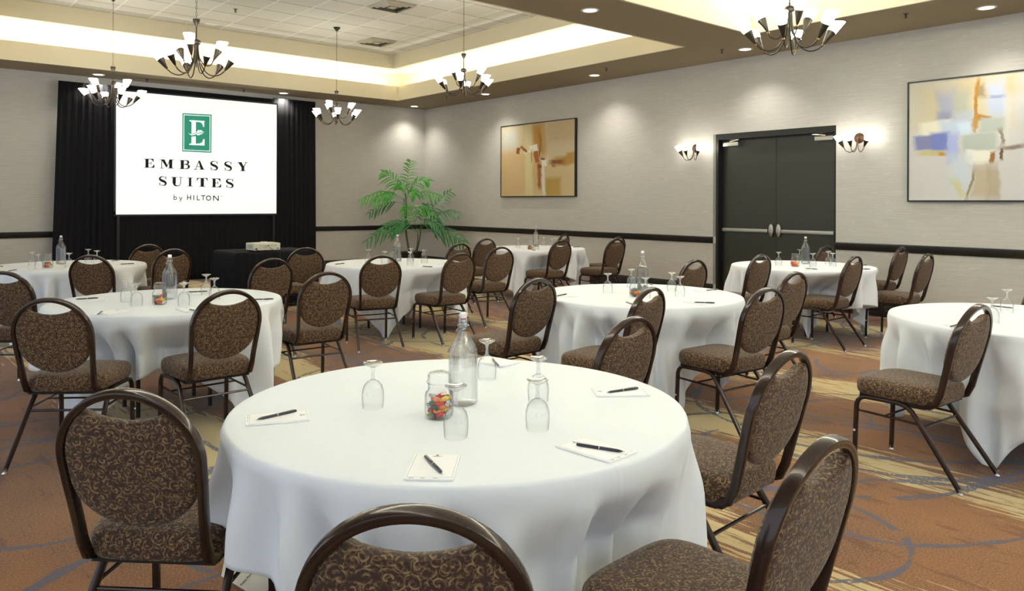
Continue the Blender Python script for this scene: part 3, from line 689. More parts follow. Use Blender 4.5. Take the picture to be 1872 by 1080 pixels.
def ribbon(bm, pts, ws, box4, dy=0, n=5):
    P = curve([(a, b, 0) for a, b in pts], n); m = len(P); x0, y0, x1, y1 = box4; asp = (x1 - x0) / (y1 - y0); L = []; Rr = []
    for i, p in enumerate(P):
        a, b = P[max(0, i - 1)], P[min(m - 1, i + 1)]; tx, ty = (b.x - a.x) * asp, b.y - a.y; l = math.hypot(tx, ty) or 1
        q = i / (m - 1) * (len(ws) - 1); k = int(min(q, len(ws) - 2)); w = ws[k] + (ws[k + 1] - ws[k]) * (q - k)
        nx, ny = -ty / l * w / 2 / asp, tx / l * w / 2
        L.append((p.x + nx, p.y + ny)); Rr.append((p.x - nx, p.y - ny))
    for i in range(m - 1): poly(bm, [L[i], L[i + 1], Rr[i + 1], Rr[i]], box4, dy)
def rc(a, b, c, d): return [(a, c), (b, c), (b, d), (a, d)]
def glyph(bm, ch, B, dy=0):
    def P(*pts): poly(bm, list(pts), B, dy)
    def Rr(a, b, c, d): poly(bm, rc(a, b, c, d), B, dy)
    if ch == 'E':
        Rr(.12, .42, 0, 1); Rr(0, .92, .94, 1); Rr(0, 1, 0, .06); P((.92, .94), (.92, .66), (.86, .66), (.78, .85), (.6, .94)); P((1, .06), (.66, .06), (.84, .15), (.93, .36), (1, .36)); Rr(.42, .66, .48, .54); Rr(.64, .70, .34, .68)
    elif ch == 'M':
        Rr(.11, .16, 0, 1); Rr(.66, .88, 0, 1); Rr(0, .28, 0, .06); Rr(.56, 1, 0, .06); Rr(0, .3, .94, 1); Rr(.68, 1, .94, 1); P((.1, 1), (.33, 1), (.55, .3), (.47, .08)); P((.47, .08), (.52, .16), (.76, 1), (.69, 1))
    elif ch == 'B':
        Rr(.12, .42, 0, 1); Rr(0, .55, .94, 1); Rr(0, .6, 0, .06); Rr(.4, .6, .5, .55)
        ribbon(bm, [(.52, .97), (.76, .93), (.84, .76), (.76, .58), (.52, .53)], [.06, .12, .26, .12, .06], B, dy); ribbon(bm, [(.52, .52), (.80, .47), (.90, .28), (.80, .08), (.54, .03)], [.06, .12, .28, .12, .06], B, dy)
    elif ch == 'A':
        P((.12, 0), (.17, 0), (.48, .86), (.45, 1)); P((.42, 1), (.56, 1), (.93, 0), (.64, 0)); Rr(.24, .70, .30, .36); Rr(0, .31, 0, .06); Rr(.54, 1, 0, .06)
    elif ch == 'S':
        ribbon(bm, [(.88, .74), (.76, .92), (.5, .975), (.2, .9), (.13, .72), (.32, .57), (.66, .45), (.87, .28), (.78, .08), (.5, .025), (.24, .08), (.12, .28)], [.05, .05, .06, .14, .22, .26, .26, .22, .14, .06, .05, .05], B, dy); Rr(.86, .92, .66, 1); Rr(.07, .13, 0, .34)
    elif ch == 'Y':
        P((.08, 1), (.38, 1), (.66, .45), (.40, .40)); P((.80, 1), (.86, 1), (.64, .42), (.56, .46)); Rr(.40, .66, 0, .46); Rr(0, .46, .94, 1); Rr(.68, 1, .94, 1); Rr(.26, .80, 0, .06)
    elif ch == 'U':
        Rr(.12, .40, .3, 1); Rr(.78, .84, .3, 1); Rr(0, .52, .94, 1); Rr(.64, .98, .94, 1); ribbon(bm, [(.26, .34), (.32, .12), (.52, .04), (.73, .10), (.81, .34)], [.3, .2, .09, .07, .07], B, dy)
    elif ch == 'I': Rr(.3, .72, 0, 1); Rr(0, 1, .94, 1); Rr(0, 1, 0, .06)
    elif ch == 'T': Rr(.36, .66, 0, 1); Rr(0, 1, .94, 1); Rr(.2, .82, 0, .06); P((0, .94), (.2, .94), (.08, .84), (.05, .66), (0, .66)); P((1, .94), (1, .66), (.95, .66), (.92, .84), (.8, .94))
for ch, x0, x1, y0, y1 in (('E', 310, 402, 563, 643), ('M', 450, 577, 568, 648), ('B', 627, 720, 573, 653), ('A', 755, 853, 577, 657), ('S', 902, 974, 580, 661), ('S', 1028, 1099, 583, 665), ('Y', 1145, 1241, 588, 668),
                           ('S', 442, 514, 720, 803), ('U', 553, 658, 725, 807), ('I', 697, 748, 729, 808), ('T', 783, 880, 732, 811), ('E', 915, 1002, 736, 815), ('S', 1043, 1115, 738, 819)):
    bm = bmesh.new(); glyph(bm, ch, (x0, y0, x1, y1)); obj('letter', bm, 'black', t, None)
# small line in plain capitals
def stroke(bm, pts, w, B, close=False, dy=0): ribbon(bm, pts, [w, w], B, dy)
def line(bm, a, b, w, B):
    x0, y0, x1, y1 = B; asp = (x1 - x0) / (y1 - y0); tx, ty = (b[0] - a[0]) * asp, b[1] - a[1]; l = math.hypot(tx, ty); nx, ny = -ty / l * w / 2 / asp, tx / l * w / 2
    poly(bm, [(a[0] + nx, a[1] + ny), (b[0] + nx, b[1] + ny), (b[0] - nx, b[1] - ny), (a[0] - nx, a[1] - ny)], B)
def circ(bm, B, w, a0=0, a1=360):
    n = 18; pts = [(.5 + (.5 - w / 2) * math.cos(math.radians(a0 + (a1 - a0) * i / n)), .5 + (.5 - w / 2) * math.sin(math.radians(a0 + (a1 - a0) * i / n))) for i in range(n + 1)]
    stroke(bm, pts, w, B)
bm = bmesh.new(); B = (576, 882, 606, 928); line(bm, (.1, 0), (.1, 1), .12, B); circ(bm, (576, 899, 606, 930), .2); obj('letter', bm, 'black', t, None)
bm = bmesh.new(); B = (624, 902, 656, 944); line(bm, (.05, 1), (.55, .33), .14, B); line(bm, (.95, 1), (.3, 0), .14, B); line(bm, (.3, .03), (.05, .03), .12, B); obj('letter', bm, 'black', t, None)
bm = bmesh.new(); B = (697, 885, 733, 930); line(bm, (.1, 0), (.1, 1), .17, B); line(bm, (.9, 0), (.9, 1), .17, B); line(bm, (.1, .5), (.9, .5), .16, B); obj('letter', bm, 'black', t, None)
bm = bmesh.new(); B = (752, 886, 762, 931); line(bm, (.5, 0), (.5, 1), .17, B); obj('letter', bm, 'black', t, None)
bm = bmesh.new(); B = (784, 887, 812, 932); line(bm, (.15, 0), (.15, 1), .17, B); line(bm, (.1, .08), (1, .08), .16, B); obj('letter', bm, 'black', t, None)
bm = bmesh.new(); B = (822, 887, 860, 932); line(bm, (.5, 0), (.5, 1), .17, B); line(bm, (0, .92), (1, .92), .16, B); obj('letter', bm, 'black', t, None)
bm = bmesh.new(); circ(bm, (866, 888, 914, 935), .17); obj('letter', bm, 'black', t, None)
bm = bmesh.new(); B = (930, 889, 982, 935); line(bm, (.08, 0), (.08, 1), .17, B); line(bm, (.92, 0), (.92, 1), .17, B); line(bm, (.08, 1), (.92, 0), .18, B); obj('letter', bm, 'black', t, None)
bm = bmesh.new(); B = (992, 890, 1001, 902); line(bm, (.5, 0), (.5, 1), .14, B); line(bm, (0, .94), (1, .94), .14, B); obj('letter', bm, 'black', t, None)
bm = bmesh.new(); B = (1003, 890, 1015, 902); line(bm, (.05, 0), (.05, 1), .12, B); line(bm, (.95, 0), (.95, 1), .12, B); line(bm, (.05, 1), (.5, .3), .12, B); line(bm, (.95, 1), (.5, .3), .12, B); obj('letter', bm, 'black', t, None)
LB = (650, 157, 912, 500)
def sk(x, y): return (x, y + (x - 781) * .042)     # level lines fall slightly to the right in the view
bm = bmesh.new()
def lp(pts, dy=0): bm.faces.new([bm.verts.new(cp(*sk(x, y), dy)) for x, y in pts])
lp([(650, 157), (912, 157), (912, 500), (650, 500)], .001); lg = obj('logo_panel', bm, 'logo', t, None); lg['label'] = 'green logo panel with a white letter E'
bm = bmesh.new()
for (a, b, c, d_) in ((661, 901, 168, 174), (661, 901, 483, 489), (661, 667, 168, 489), (895, 901, 168, 489)): lp([(a, c), (b, c), (b, d_), (a, d_)], .003)
EB = (712, 217, 850, 440)
def ep(pts): lp([(712 + 138 * u, 438 - 221 * v) for u, v in pts], .003)
ep([(.15, 0), (.43, 0), (.43, .36), (.15, .34)]); ep([(.15, .44), (.43, .50), (.43, 1), (.15, 1)])
ep([(0, .97), (1, .97), (1, 1), (0, 1)]); ep([(0, 0), (1, 0), (1, .03), (0, .03)]); ep([(0, .97), (.15, .93), (.43, .93), (.43, .97)]); ep([(0, .03), (.15, .07), (.43, .07), (.43, .03)])
ep([(.97, .97), (.97, .76), (.90, .76), (.85, .88), (.72, .935), (.43, .95), (.43, .97)]); ep([(1, .03), (.43, .03), (.43, .06), (.70, .075), (.86, .13), (.91, .26), (1, .26)])
sw = curve([(-.05, .485, 0), (.05, .43, 0), (.2, .41, 0), (.4, .45, 0), (.6, .52, 0), (.8, .55, 0), (.97, .52, 0)], 5); hw = [.004, .016, .02, .02, .018, .014, .004]
for i in range(len(sw) - 1):
    def hwf(k): q = k / (len(sw) - 1) * 6; a = int(min(q, 5)); return hw[a] + (hw[a + 1] - hw[a]) * (q - a)
    ep([(sw[i].x, sw[i].y + hwf(i)), (sw[i + 1].x, sw[i + 1].y + hwf(i + 1)), (sw[i + 1].x, sw[i + 1].y - hwf(i + 1)), (sw[i].x, sw[i].y - hwf(i))])
ep([(.46, .50), (.52, .58), (.62, .63), (.66, .60), (.78, .63), (.82, .59), (.97, .55), (.72, .575)]); ep([(.45, .42), (.60, .40), (.70, .42), (.72, .45), (.84, .46), (.86, .50), (.97, .52), (.66, .49)])
obj('logo_letter', bm, 'screen', t, None)

# ------------------------------------------------------------------ tables and cloths
def yb_(z): return -.215 - .245 * (z - .45)
SEAT = 'brown patterned hoop-back chair '
CHS = [  # pixel of the hoop's top, heading right of straight ahead, which table, description
    (226, 716, 4, 'near', "at the lower left of the nearest table"), (755, 927, 2, 'near', "closest to the camera, cropped at bottom centre"),
    (1517, 796, -44, 'near', "at the lower right of the nearest table"), (1448, 637, -44, 'near', "right of the nearest table, second up from the bottom"), (1160, 577, -44, 'near', "at the far right rim of the nearest table"),
    (421, 533, -43, 'left', "in front of the second table, at its right"), (90, 550, -4, 'left', "at the front left of the second table"),
    (600, 499, -38, 'left', "right of the second table, whole seat showing"), (500, 475, -42, 'left', "behind the right rim of the second table"), (5, 502, -2, 'left', "cut by the left edge, left of the second table"),
    (165, 471, -5, 'farleft', "in front of the far left table, seat hidden"), (318, 459, -46, 'farleft', "behind the second table's bottle, against black drape"), (272, 451, -46, 'farleft', "right of far left table, against black drape"),
    (699, 468, -26, 'palm', "in front of the palm table, rear legs shining"), (844, 463, -42, 'palm', 'front right of the table before the palm'), (560, 455, -20, 'palm', "left of the palm table, beside the projector stand"), (842, 445, -44, 'palm', "right of the palm table, just under the fronds"),
    (917, 451, -38, 'corner', "front left of the farthest table"), (890, 436, -42, 'corner', 'behind the left end of the farthest table'), (1028, 438, -40, 'corner', 'in front of the farthest table, overlapping its right half'), (1033, 427, -58, 'corner', "a sliver of hoop behind the farthest table"),
    (1128, 435, -40, 'corner', 'right of the farthest table, nearer of the overlapping pair'), (1132, 431, -46, 'corner', 'right of the farthest table, farther of the overlapping pair'),
    (985, 507.5, -43, 'mid', "left of the table right of centre"), (1193, 523, -50, 'mid', "in front of the table right of centre"), (1406, 522, -36, 'mid', "near right of the table right of centre"), (1456, 493, -40, 'mid', "far right of the table right of centre"), (1273, 472, -40, 'mid', "behind the table right of centre, against the wall"),
    (1394, 461, -40, 'door', "left of the table before the doors"), (1512, 444, -40, 'door', "behind the doors' table, dark against the door"), (1565, 463, -42, 'door', "in front of the table before the doors"), (1651, 446, -42, 'door', "right of the doors' table, farther of two"), (1698, 458, -42, 'door', "right of the doors' table, nearer of two"),
    (1792, 550, -37, 'right', "in front of the right-edge table"), (1906, 498, -40, 'right', "cut by the right picture edge")]
GRP = {'near': 'chairs around the nearest table', 'left': 'chairs around the second table', 'farleft': 'chairs around the far left table', 'palm': 'chairs around the table before the palm', 'corner': 'chairs around the farthest table', 'mid': 'chairs around the table right of centre', 'door': 'chairs around the table before the doors', 'right': 'chairs around the right-edge table'}
PLACED = []
for px, py, hd, tb, w in CHS:
    p = at_z(px, py, .916); q = PI / 2 - YAW - math.radians(hd); dirv = Vector((math.cos(q), math.sin(q), 0)); o_ = p + dirv * .325
    PLACED.append((o_.x, o_.y, q - PI / 2, tb))
def chair_reach(cx, cy, a, z, skip=()):
    """distance from a table's axis at which the linen meets a chair tucked under it"""
    best = 9.0
    for k, (x, y, rz, tb) in enumerate(PLACED):
        if k in skip or math.hypot(x - cx, y - cy) > 1.35: continue
        c_, s_ = math.cos(-rz), math.sin(-rz)
        yfront = .255 if z < .505 else yb_(z) + .075
        yback = -.40 if z < .30 else (yb_(z) - .04 if z > .45 else -.30)
        hw = .245 if z < .505 else .225
        for i in range(30, 130):
            r = i * .01; dx, dy = cx + r * math.cos(a) - x, cy + r * math.sin(a) - y
            lx, ly = dx * c_ - dy * s_, dx * s_ + dy * c_
            if abs(lx) < hw and yback < ly < yfront:
                best = min(best, r); break
    return best
rnd = random.Random(11)
TR, TZ = .745, .742
def round_table(x, y, lab):
    t = thing('round_table', 'folding table under white linen, ' + lab, 'table', (x, y, 0), 0, 'round banquet tables')
    obj('tabletop', LATHE([(0, .712), (TR - .022, .712), (TR - .016, .717), (TR - .016, .728), (TR - .022, .733), (0, .733)], 64), 'ply', t)
    for s in (-1, 1):
        for q in (-1, 1):
            obj('leg', SWEEP(curve([(s * .22, q * .16, .712), (s * .23, q * .17, .4), (s * .23, q * .17, .012)], 3), .028, seg=8), 'dark', t)
    return t
def cloth(x, y, rot, lab, seed, half=1.10, skip=(), shift=(0, 0)):
    """square linen over the round top: short at the sides of the square, corners reaching the floor"""
    r_ = random.Random(seed); bm = bmesh.new()
    NA = 288; Rr = TR + .004
    prof = [('t', 0.0), ('t', .25), ('t', .5), ('t', .75), ('t', .93), ('e', 0), ('e', 1), ('e', 2)] + [('d', k / 22) for k in range(1, 23)]
    ph = [r_.uniform(0, 6.28) for _ in range(6)]
    FO = []; aa = 0.0
    while aa < 2 * PI - .12:
        gp = r_.uniform(.17, .40); FO.append((aa + gp / 2, gp * r_.uniform(.20, .28), r_.uniform(.050, .095), r_.uniform(.0, .12), r_.uniform(-.35, .35))); aa += gp
    rings = []; 
    def geom(a):
        ca = (a - rot) % (PI / 2); off = abs(ca - PI / 4) if True else 0
        Lh = half / max(abs(math.cos(a - rot)), abs(math.sin(a - rot))) - Rr
        k = 4                                             # blend away the sharp tip
        cd = (PI / 4 - abs(ca - PI / 4)) ; cd = abs(ca - PI / 4)    # 0 at the square's corner direction
        return Lh, cd
    for kind, v in prof:
        if kind == 't' and v == 0: rings.append([bm.verts.new((0, 0, TZ))]); continue
        rz_ = []
        for i in range(NA):
            a = 2 * PI * i / NA
            if kind == 't': r, z = Rr * v, TZ
            elif kind == 'e':
                q = (0, 40, 80)[v]; r = Rr - .012 + .012 * math.sin(math.radians(q)); z = TZ - .012 + .012 * math.cos(math.radians(q))
            else:
                L, cd = geom(a); L += shift[0] * math.cos(a - shift[1]); s = L * v
                cn = math.exp(-(cd / .17) ** 2); sd = math.exp(-((cd - .34) / .12) ** 2)
                f = 0
                for fa, fw_, am, st0, sl in FO:
                    dd = (a - fa - sl * s * .35 + PI) % (2 * PI) - PI
                    if abs(dd) > 4 * fw_: continue
                    ws = max(0, min(1, (s - st0 * .5) / .22)); ws = ws * ws * (3 - 2 * ws)
                    f += am * ws * (math.exp(-(dd / fw_) ** 2) * .60 - 1.1 * math.exp(-((dd - 1.5 * fw_) / (fw_ * .8)) ** 2) - .55 * math.exp(-((dd + 1.6 * fw_) / (fw_ * .9)) ** 2))
                w = min(1, s / .40)
                f += .004 * math.sin(31 * a + ph[1]) * w
                r = Rr + .006 + .006 * w + f + w * ((.050 if half > 1.05 else .022) * cn - .045 * sd)
                z = TZ - .010 - s * .992
                if z < .010: r += (.010 - z) * .55 + .0; z = .010 + .006 * (1 + math.sin(21 * a + ph[3])) * .5
            rz_.append((a, r, z))
        if kind == 'd':                                   # linen pushed in by the chairs tucked under the table
            df = []
            for a, r, z in rz_:
                zq = min(z, .50) if z < .52 else z
                lim = chair_reach(x, y, a, zq, skip) - .015
                if z > .52: lim2 = chair_reach(x, y, a, .45, skip) - .015; tt = max(0, min(1, (TZ - .012 - z) / (TZ - .512))); lim = min(lim, max(lim2, Rr + .03 - (Rr + .03 - max(.33, lim2)) * tt ** 1.3))
                df.append(min(0, max(lim, .33) - r))
            n_ = NA; df = [min(df[(i + k) % n_] for k in (-2, -1, 0, 1, 2)) for i in range(n_)]
            df = [sum(df[(i + k) % n_] for k in range(-3, 4)) / 7 for i in range(n_)]; df = [sum(df[(i + k) % n_] for k in range(-3, 4)) / 7 for i in range(n_)]
            rz_ = [(a, max(r + d_, TR - .012) if z > .69 else r + d_ - min(1, -d_ / .06) * .030 * (.5 + .5 * math.sin(13 * a + ph[2] + 2 * math.sin(4 * a + ph[3]))) * min(1, (TZ - z) / .3), z) for (a, r, z), d_ in zip(rz_, df)]
        ring = [bm.verts.new((r * math.cos(a), r * math.sin(a), z)) for a, r, z in rz_]
        rings.append(ring)
    uvl = bm.loops.layers.uv.new('UVMap')
    for A, B in zip(rings, rings[1:]):
        for i in range(NA):
            j = (i + 1) % NA
            if len(A) == 1: bm.faces.new((A[0], B[i], B[j]))
            else: bm.faces.new((A[i], B[i], B[j], A[j]))
    cr, sr = math.cos(-rot), math.sin(-rot)
    for f in bm.faces:
        for l in f.loops:
            c = l.vert.co; l[uvl].uv = (c.x * cr - c.y * sr, c.x * sr + c.y * cr)
    o = obj('tablecloth', bm, 'cloth', None, 80, keep=True); o.location = (x, y, 0)
    md = o.modifiers.new('thickness', 'SOLIDIFY'); md.thickness = .0015; md.offset = -1
    return tag(o, lab, 'tablecloth', 'white square tablecloths on round tables')
# camera-frame angle (degrees right of straight ahead) -> world heading
def head(deg):  return PI / 2 - YAW - math.radians(deg)      # direction angle of a vector pointing that way
TB = dict(
    near=(1.523, 2.056, -172, 'nearest table in the foreground'),
    left=(1.578, 5.509, 20, 'second table, left of centre'),
    farleft=(1.630, 9.20, 8, 'table at the left edge before the black drape'),
    palm=(4.502, 7.316, 0, 'table in front of the potted palm'),
    corner=(7.66, 8.457, 18, 'farthest table, under the orange painting'),
    mid=(4.386, 3.683, 78, 'table right of centre, behind the nearest one'),
    door=(7.837, 4.274, 100, 'table in front of the double doors'),
    right=(5.24, 1.426, 140, 'table cut off by the right edge'))
for i, (k, (x, y, ca, w)) in enumerate(TB.items()):
    round_table(x, y, w)
    cl_ = cloth(x, y, head(ca) - PI / 4, 'white linen tablecloth on the ' + w, 40 + i, half=1.035 if k == 'near' else 1.10, shift=(.15, head(140)) if k == 'near' else (0, 0), skip=(0, 3) if k == 'near' else ())
    if k == 'near':
        # turned-up corner of the linen with its sewn-in label, showing below the hem at the left
        def at_d(px, py, d):
            a_, b_, v_ = _ray(px, py); return Vector((a_ * d, b_ * d, H + v_ * d))
        org = Vector((x, y, 0)); bm = bmesh.new(); eye = Vector((0, 0, H))
        q0, q1, q2 = at_d(409, 1056, 2.74), at_d(470, 1008, 2.84), at_d(470, 1092, 2.62); pl = (q1 - q0).cross(q2 - q0).normalized()
        if pl.dot(eye - q0) < 0: pl = -pl
        def on_flap(px, py):
            d_ = at_d(px, py, 1.0) - eye; return eye + d_ * ((q0 - eye).dot(pl) / d_.dot(pl)) - org
        Q = [on_flap(*c) for c in ((409, 1056), (416, 1018), (470, 1008), (520, 1010), (512, 1074), (470, 1092), (446, 1078))]
        f0 = bm.faces.new([bm.verts.new(q) for q in Q]); ex_ = bmesh.ops.extrude_face_region(bm, geom=[f0]); nn = -pl * .0015
        bmesh.ops.translate(bm, vec=nn, verts=[v for v in ex_['geom'] if isinstance(v, bmesh.types.BMVert)])
        fl = obj('turned_corner', bm, 'tag', cl_, None)
        for txt, (px, py), sz in (('Event Rents', (446, 1075), .0130),):
            cu = bpy.data.curves.new('label_text', 'FONT'); cu.body = txt; cu.size = sz; cu.shear = .35; cu.offset = .0003
            tmp = bpy.data.objects.new('label_text', cu); C.objects.link(tmp); bpy.context.view_layer.update()
            me = bpy.data.meshes.new_from_object(tmp.evaluated_get(bpy.context.evaluated_depsgraph_get())); bpy.data.objects.remove(tmp); me.materials.clear(); me.materials.append(M['black'])
            lo = bpy.data.objects.new('label_text', me); C.objects.link(lo); lo.parent = fl
            # lie in the plane of the turned corner, running up to the right
            A_ = on_flap(px, py); B_ = on_flap(px + 16, py - 18); ux = (B_ - A_).normalized(); uy = pl.cross(ux); A_ = A_ + pl * .003
            lo.matrix_local = Matrix(((ux.x, uy.x, pl.x, A_.x), (ux.y, uy.y, pl.y, A_.y), (ux.z, uy.z, pl.z, A_.z), (0, 0, 0, 1)))

# ------------------------------------------------------------------ chairs
def yb_(z): return -.215 - .245 * (z - .45)
def make_chair(label, group):
    t = thing('banquet_chair', label, 'chair', (0, 0, 0), 0, group)
    # seat cushion
    bm = bmesh.new(); n = 48
    def outline(k):
        out = []
        for i in range(n):
            a = 2 * PI * i / n; ca, sa = math.cos(a), math.sin(a); e = .42
            x = math.copysign(abs(ca) ** e, ca); y = math.copysign(abs(sa) ** e, sa)
            wx = .225 - .018 * (1 - y) / 2
            out.append((x * wx * k, .015 + y * .222 * k))
        return out
    prof = [(.86, .392), (.955, .394), (.985, .404), (1.0, .424), (1.0, .445), (.985, .462), (.94, .475), (.80, .484), (.5, .490), (.2, .492)]
    rings = [[bm.verts.new((x, y, z)) for x, y in outline(k)] for k, z in prof]
    for A, B in zip(rings, rings[1:]):
        for i in range(n): bm.faces.new((A[i], A[(i + 1) % n], B[(i + 1) % n], B[i]))
    bm.faces.new(rings[0][::-1]); bm.faces.new(rings[-1])
    obj('seat', bm, 'fabric', t, 50, uv=True)
    obj('seat_frame', BOX(-.185, .185, -.17, .20, .374, .393), 'board', t, None)
    # hoop of the back
    zc, a_, b_ = .715, .197, .19
    pts = [(-.17, -.06, .382), (-.178, -.14, .386), (-.181, -.195, .41)]
    for z, x in ((.46, .182), (.52, .184), (.58, .188), (.64, .193)): pts.append((-x, yb_(z), z))
    for k in range(0, 37):
        A = PI - PI * k / 36; pts.append((a_ * math.cos(A), yb_(zc + b_ * math.sin(A)), zc + b_ * math.sin(A)))
    pts += [(-p[0], p[1], p[2]) for p in reversed(pts[:7])]
    obj('back_frame', SWEEP(pts, .022, .034, up=(0, -1, -.245)), 'frame', t, 40)
    # padded back
    bm = bmesh.new(); O = []
    ai, bi = a_ - .010, b_ - .010
    xs = .118; th = math.acos(xs / ai)
    O += [(ai * math.cos(th + (PI / 2 - th) * 0), 0)][:0]
    for k in range(13):                                   # right side, upwards from the widest point to where the slot begins
        A = -.30 + (th + .30) * k / 12; z = zc + bi * math.sin(A) if A > 0 else zc + bi * math.sin(A) * 1.0
        O.append((ai * math.cos(A) if A > 0 else ai * (1 - .015 * (-A / .3)), z))
    z1 = O[-1][1]
    for k in range(1, 12):                                # concave hand slot
        s = k / 12; x = xs * (1 - 2 * s); O.append((x, z1 - .026 * math.sin(PI * s) ** .9 - .004))
    for k in range(12, -1, -1):
        A = -.30 + (th + .30) * k / 12; z = zc + bi * math.sin(A); O.append((-(ai * math.cos(A) if A > 0 else ai * (1 - .015 * (-A / .3))), z))
    zl = O[-1][1]; wl = abs(O[-1][0])
    for k in range(1, 20):                                # rounded lower edge
        A = PI + PI * k / 20; O.append((wl * math.cos(A), zl + (zl - .505) * math.sin(A) * (1.0)))
    cz = .69
    def ring(s, dy):
        r = []
        for x, z in O:
            X, Z = x * s, cz + (z - cz) * s; r.append(bm.verts.new((X, yb_(Z) + dy, Z)))
        return r
    lay = [(.2, -.019), (.6, -.018), (.90, -.016), (.97, -.012), (1.0, -.003), (1.0, .010), (.975, .024), (.92, .034), (.80, .042), (.5, .046), (.2, .047)]
    RR = [ring(s, d_) for s, d_ in lay]
    for A, B in zip(RR, RR[1:]):
        for i in range(len(O)): bm.faces.new((A[i], A[(i + 1) % len(O)], B[(i + 1) % len(O)], B[i]))
    bm.faces.new(RR[0][::-1]); bm.faces.new(RR[-1])
    obj('backrest', bm, 'fabric', t, 50, uv=True)
    for s in (-1, 1):
        p = [(s * .203, .218, .014), (s * .203, .212, .20), (s * .202, .207, .33)] + [(s * (.200), .207 - .05 * math.sin(q * PI / 8) , .33 + .05 * (1 - math.cos(q * PI / 8))) for q in ()] 
        p += [(s * .201, .200, .352), (s * .200, .183, .370), (s * .199, .158, .378), (s * .196, .05, .380)]
        L = obj('leg', SWEEP(p, .022, .024, up=(s, 0, 0)), 'frame', t, 40)
        obj('glide', LATHE([(0, 0), (.013, 0), (.015, .004), (.0125, .012), (.0125, .030), (0, .030)], 12, M4=Matrix.Translation((s * .203, .218, 0))), 'chrome', L)
        obj('bumper', LATHE([(0, 0), (.006, 0), (.006, .006), (0, .008)], 8, M4=Matrix.Translation((s * .214, .212, .19)) @ Matrix.Rotation(s * PI / 2, 4, 'Y')), 'bumper', L)
        p = [(s * .196, .05, .380), (s * .195, -.02, .379), (s * .195, -.055, .370), (s * .196, -.083, .350), (s * .198, -.105, .322), (s * .203, -.16, .245), (s * .218, -.325, .014)]
        L = obj('leg', SWEEP(p, .022, .024, up=(s, 0, 0)), 'frame', t, 40)
        obj('glide', LATHE([(0, 0), (.013, 0), (.015, .004), (.0125, .012), (.0125, .030), (0, .030)], 12, M4=Matrix.Translation((s * .218, -.327, 0))), 'chrome', L)
        obj('side_stretcher', SWEEP([(s * .198, .20, .300), (s * .198, -.122, .292)], .013, seg=8), 'frame', t)
    obj('rear_stretcher', SWEEP([(-.20, -.135, .278), (.20, -.135, .278)], .014, seg=8), 'frame', t)
    obj('front_stretcher', SWEEP([(-.198, .06, .296), (.198, .06, .296)], .011, seg=8), 'frame', t)
    return t
chair0 = None
for px, py, hd, tb, w in CHS:
    p = at_z(px, py, .916); dirv = Vector((math.cos(head(hd)), math.sin(head(hd)), 0))
    o = p + dirv * .325; rz = head(hd) - PI / 2
    if chair0 is None: chair0 = make_chair(SEAT + w, GRP[tb]); chair0.location = (o.x, o.y, 0); chair0.rotation_euler = (0, 0, rz)
    else: dup(chair0, (o.x, o.y, 0), rz, SEAT + w, GRP[tb])

# ------------------------------------------------------------------ things on the tables
TNAME = {'near': 'the nearest table', 'left': 'the second table', 'farleft': 'the far left table', 'palm': 'the table before the palm', 'corner': 'the farthest table', 'mid': 'the table right of centre', 'door': 'the table before the doors', 'right': 'the right-edge table'}
GOB = {'near': [(684, 664), (836, 705), (985, 693), (986, 653), (892, 622)], 'left': [(232, 516), (251, 522), (337, 521), (378, 505), (393, 512)], 'farleft': [(59.5, 466), (71.5, 470), (127, 468), (162, 460.5), (178, 463)],
       'palm': [(674, 457.6), (704, 460.5), (752, 455), (750.5, 461), (776.5, 457.5)], 'corner': [(947.6, 434.5), (981.5, 438), (995, 432.5), (1010, 435.5), (1017, 434)], 'mid': [(1112, 498.3), (1155, 490), (1181, 505), (1229, 495.4), (1244, 502.5)],
       'door': [(1424, 457), (1462.5, 452), (1486.7, 459), (1515, 455), (1523, 458)], 'right': [(1815, 537), (1842, 522)]}
ORD = ['leftmost', 'second from left', 'middle', 'second from right', 'rightmost']
g0 = None; gz = TZ + .001
for tb, lst in GOB.items():
    ordr = sorted(range(len(lst)), key=lambda i: lst[i][0])
    for q, (px, py) in enumerate(lst):
        nm = ORD[ordr.index(q)] if len(lst) == 5 else ('left' if ordr.index(q) == 0 else 'right')
        lab = 'upturned goblet on %s, %s of its %s' % (TNAME[tb], nm, {5: 'five', 2: 'two'}[len(lst)])
        if tb == 'near': lab = 'upturned goblet on the nearest table, ' + ['alone left of the candy jar', 'in front of the candy jar', 'front one of the overlapping right pair', 'rear one of the overlapping right pair', 'right behind the water bottle'][q]
        p = at_z(px, py, gz + .149)
        if g0 is None:
            g0 = thing('goblet', lab, 'glass', (p.x, p.y, gz), 0, 'upturned goblets')
            bowl = [(.0335, 0), (.0350, .012), (.0365, .035), (.0355, .055), (.0300, .074), (.0190, .087), (.0080, .093), (0, .094), (0, .0925), (.0075, .0915), (.0180, .0850), (.0288, .0725), (.0343, .0545), (.0353, .035), (.0338, .012), (.0325, 0)]
            obj('bowl', LATHE(bowl, 32, closed=True), 'glass', g0, 60)
            obj('stem', LATHE([(.0085, .0935), (.0062, .100), (.0052, .112), (.0056, .124), (.0085, .133), (0.0, .134)], 16), 'glassfoot', g0, 60)
            obj('foot', LATHE([(0, .1345), (.0085, .134), (.020, .139), (.0315, .1465), (.0325, .1485), (.0315, .150), (.018, .146), (0, .1445)], 32), 'glassfoot', g0, 60)
        else: dup(g0, (p.x, p.y, gz), 0, lab)
BOT = {'near': (848.5, 571), 'left': (311, 469.5), 'farleft': (112, 436), 'palm': (727, 430), 'corner': (980, 414), 'mid': (1175.4, 457), 'door': (1473, 428.7)}
b0 = None
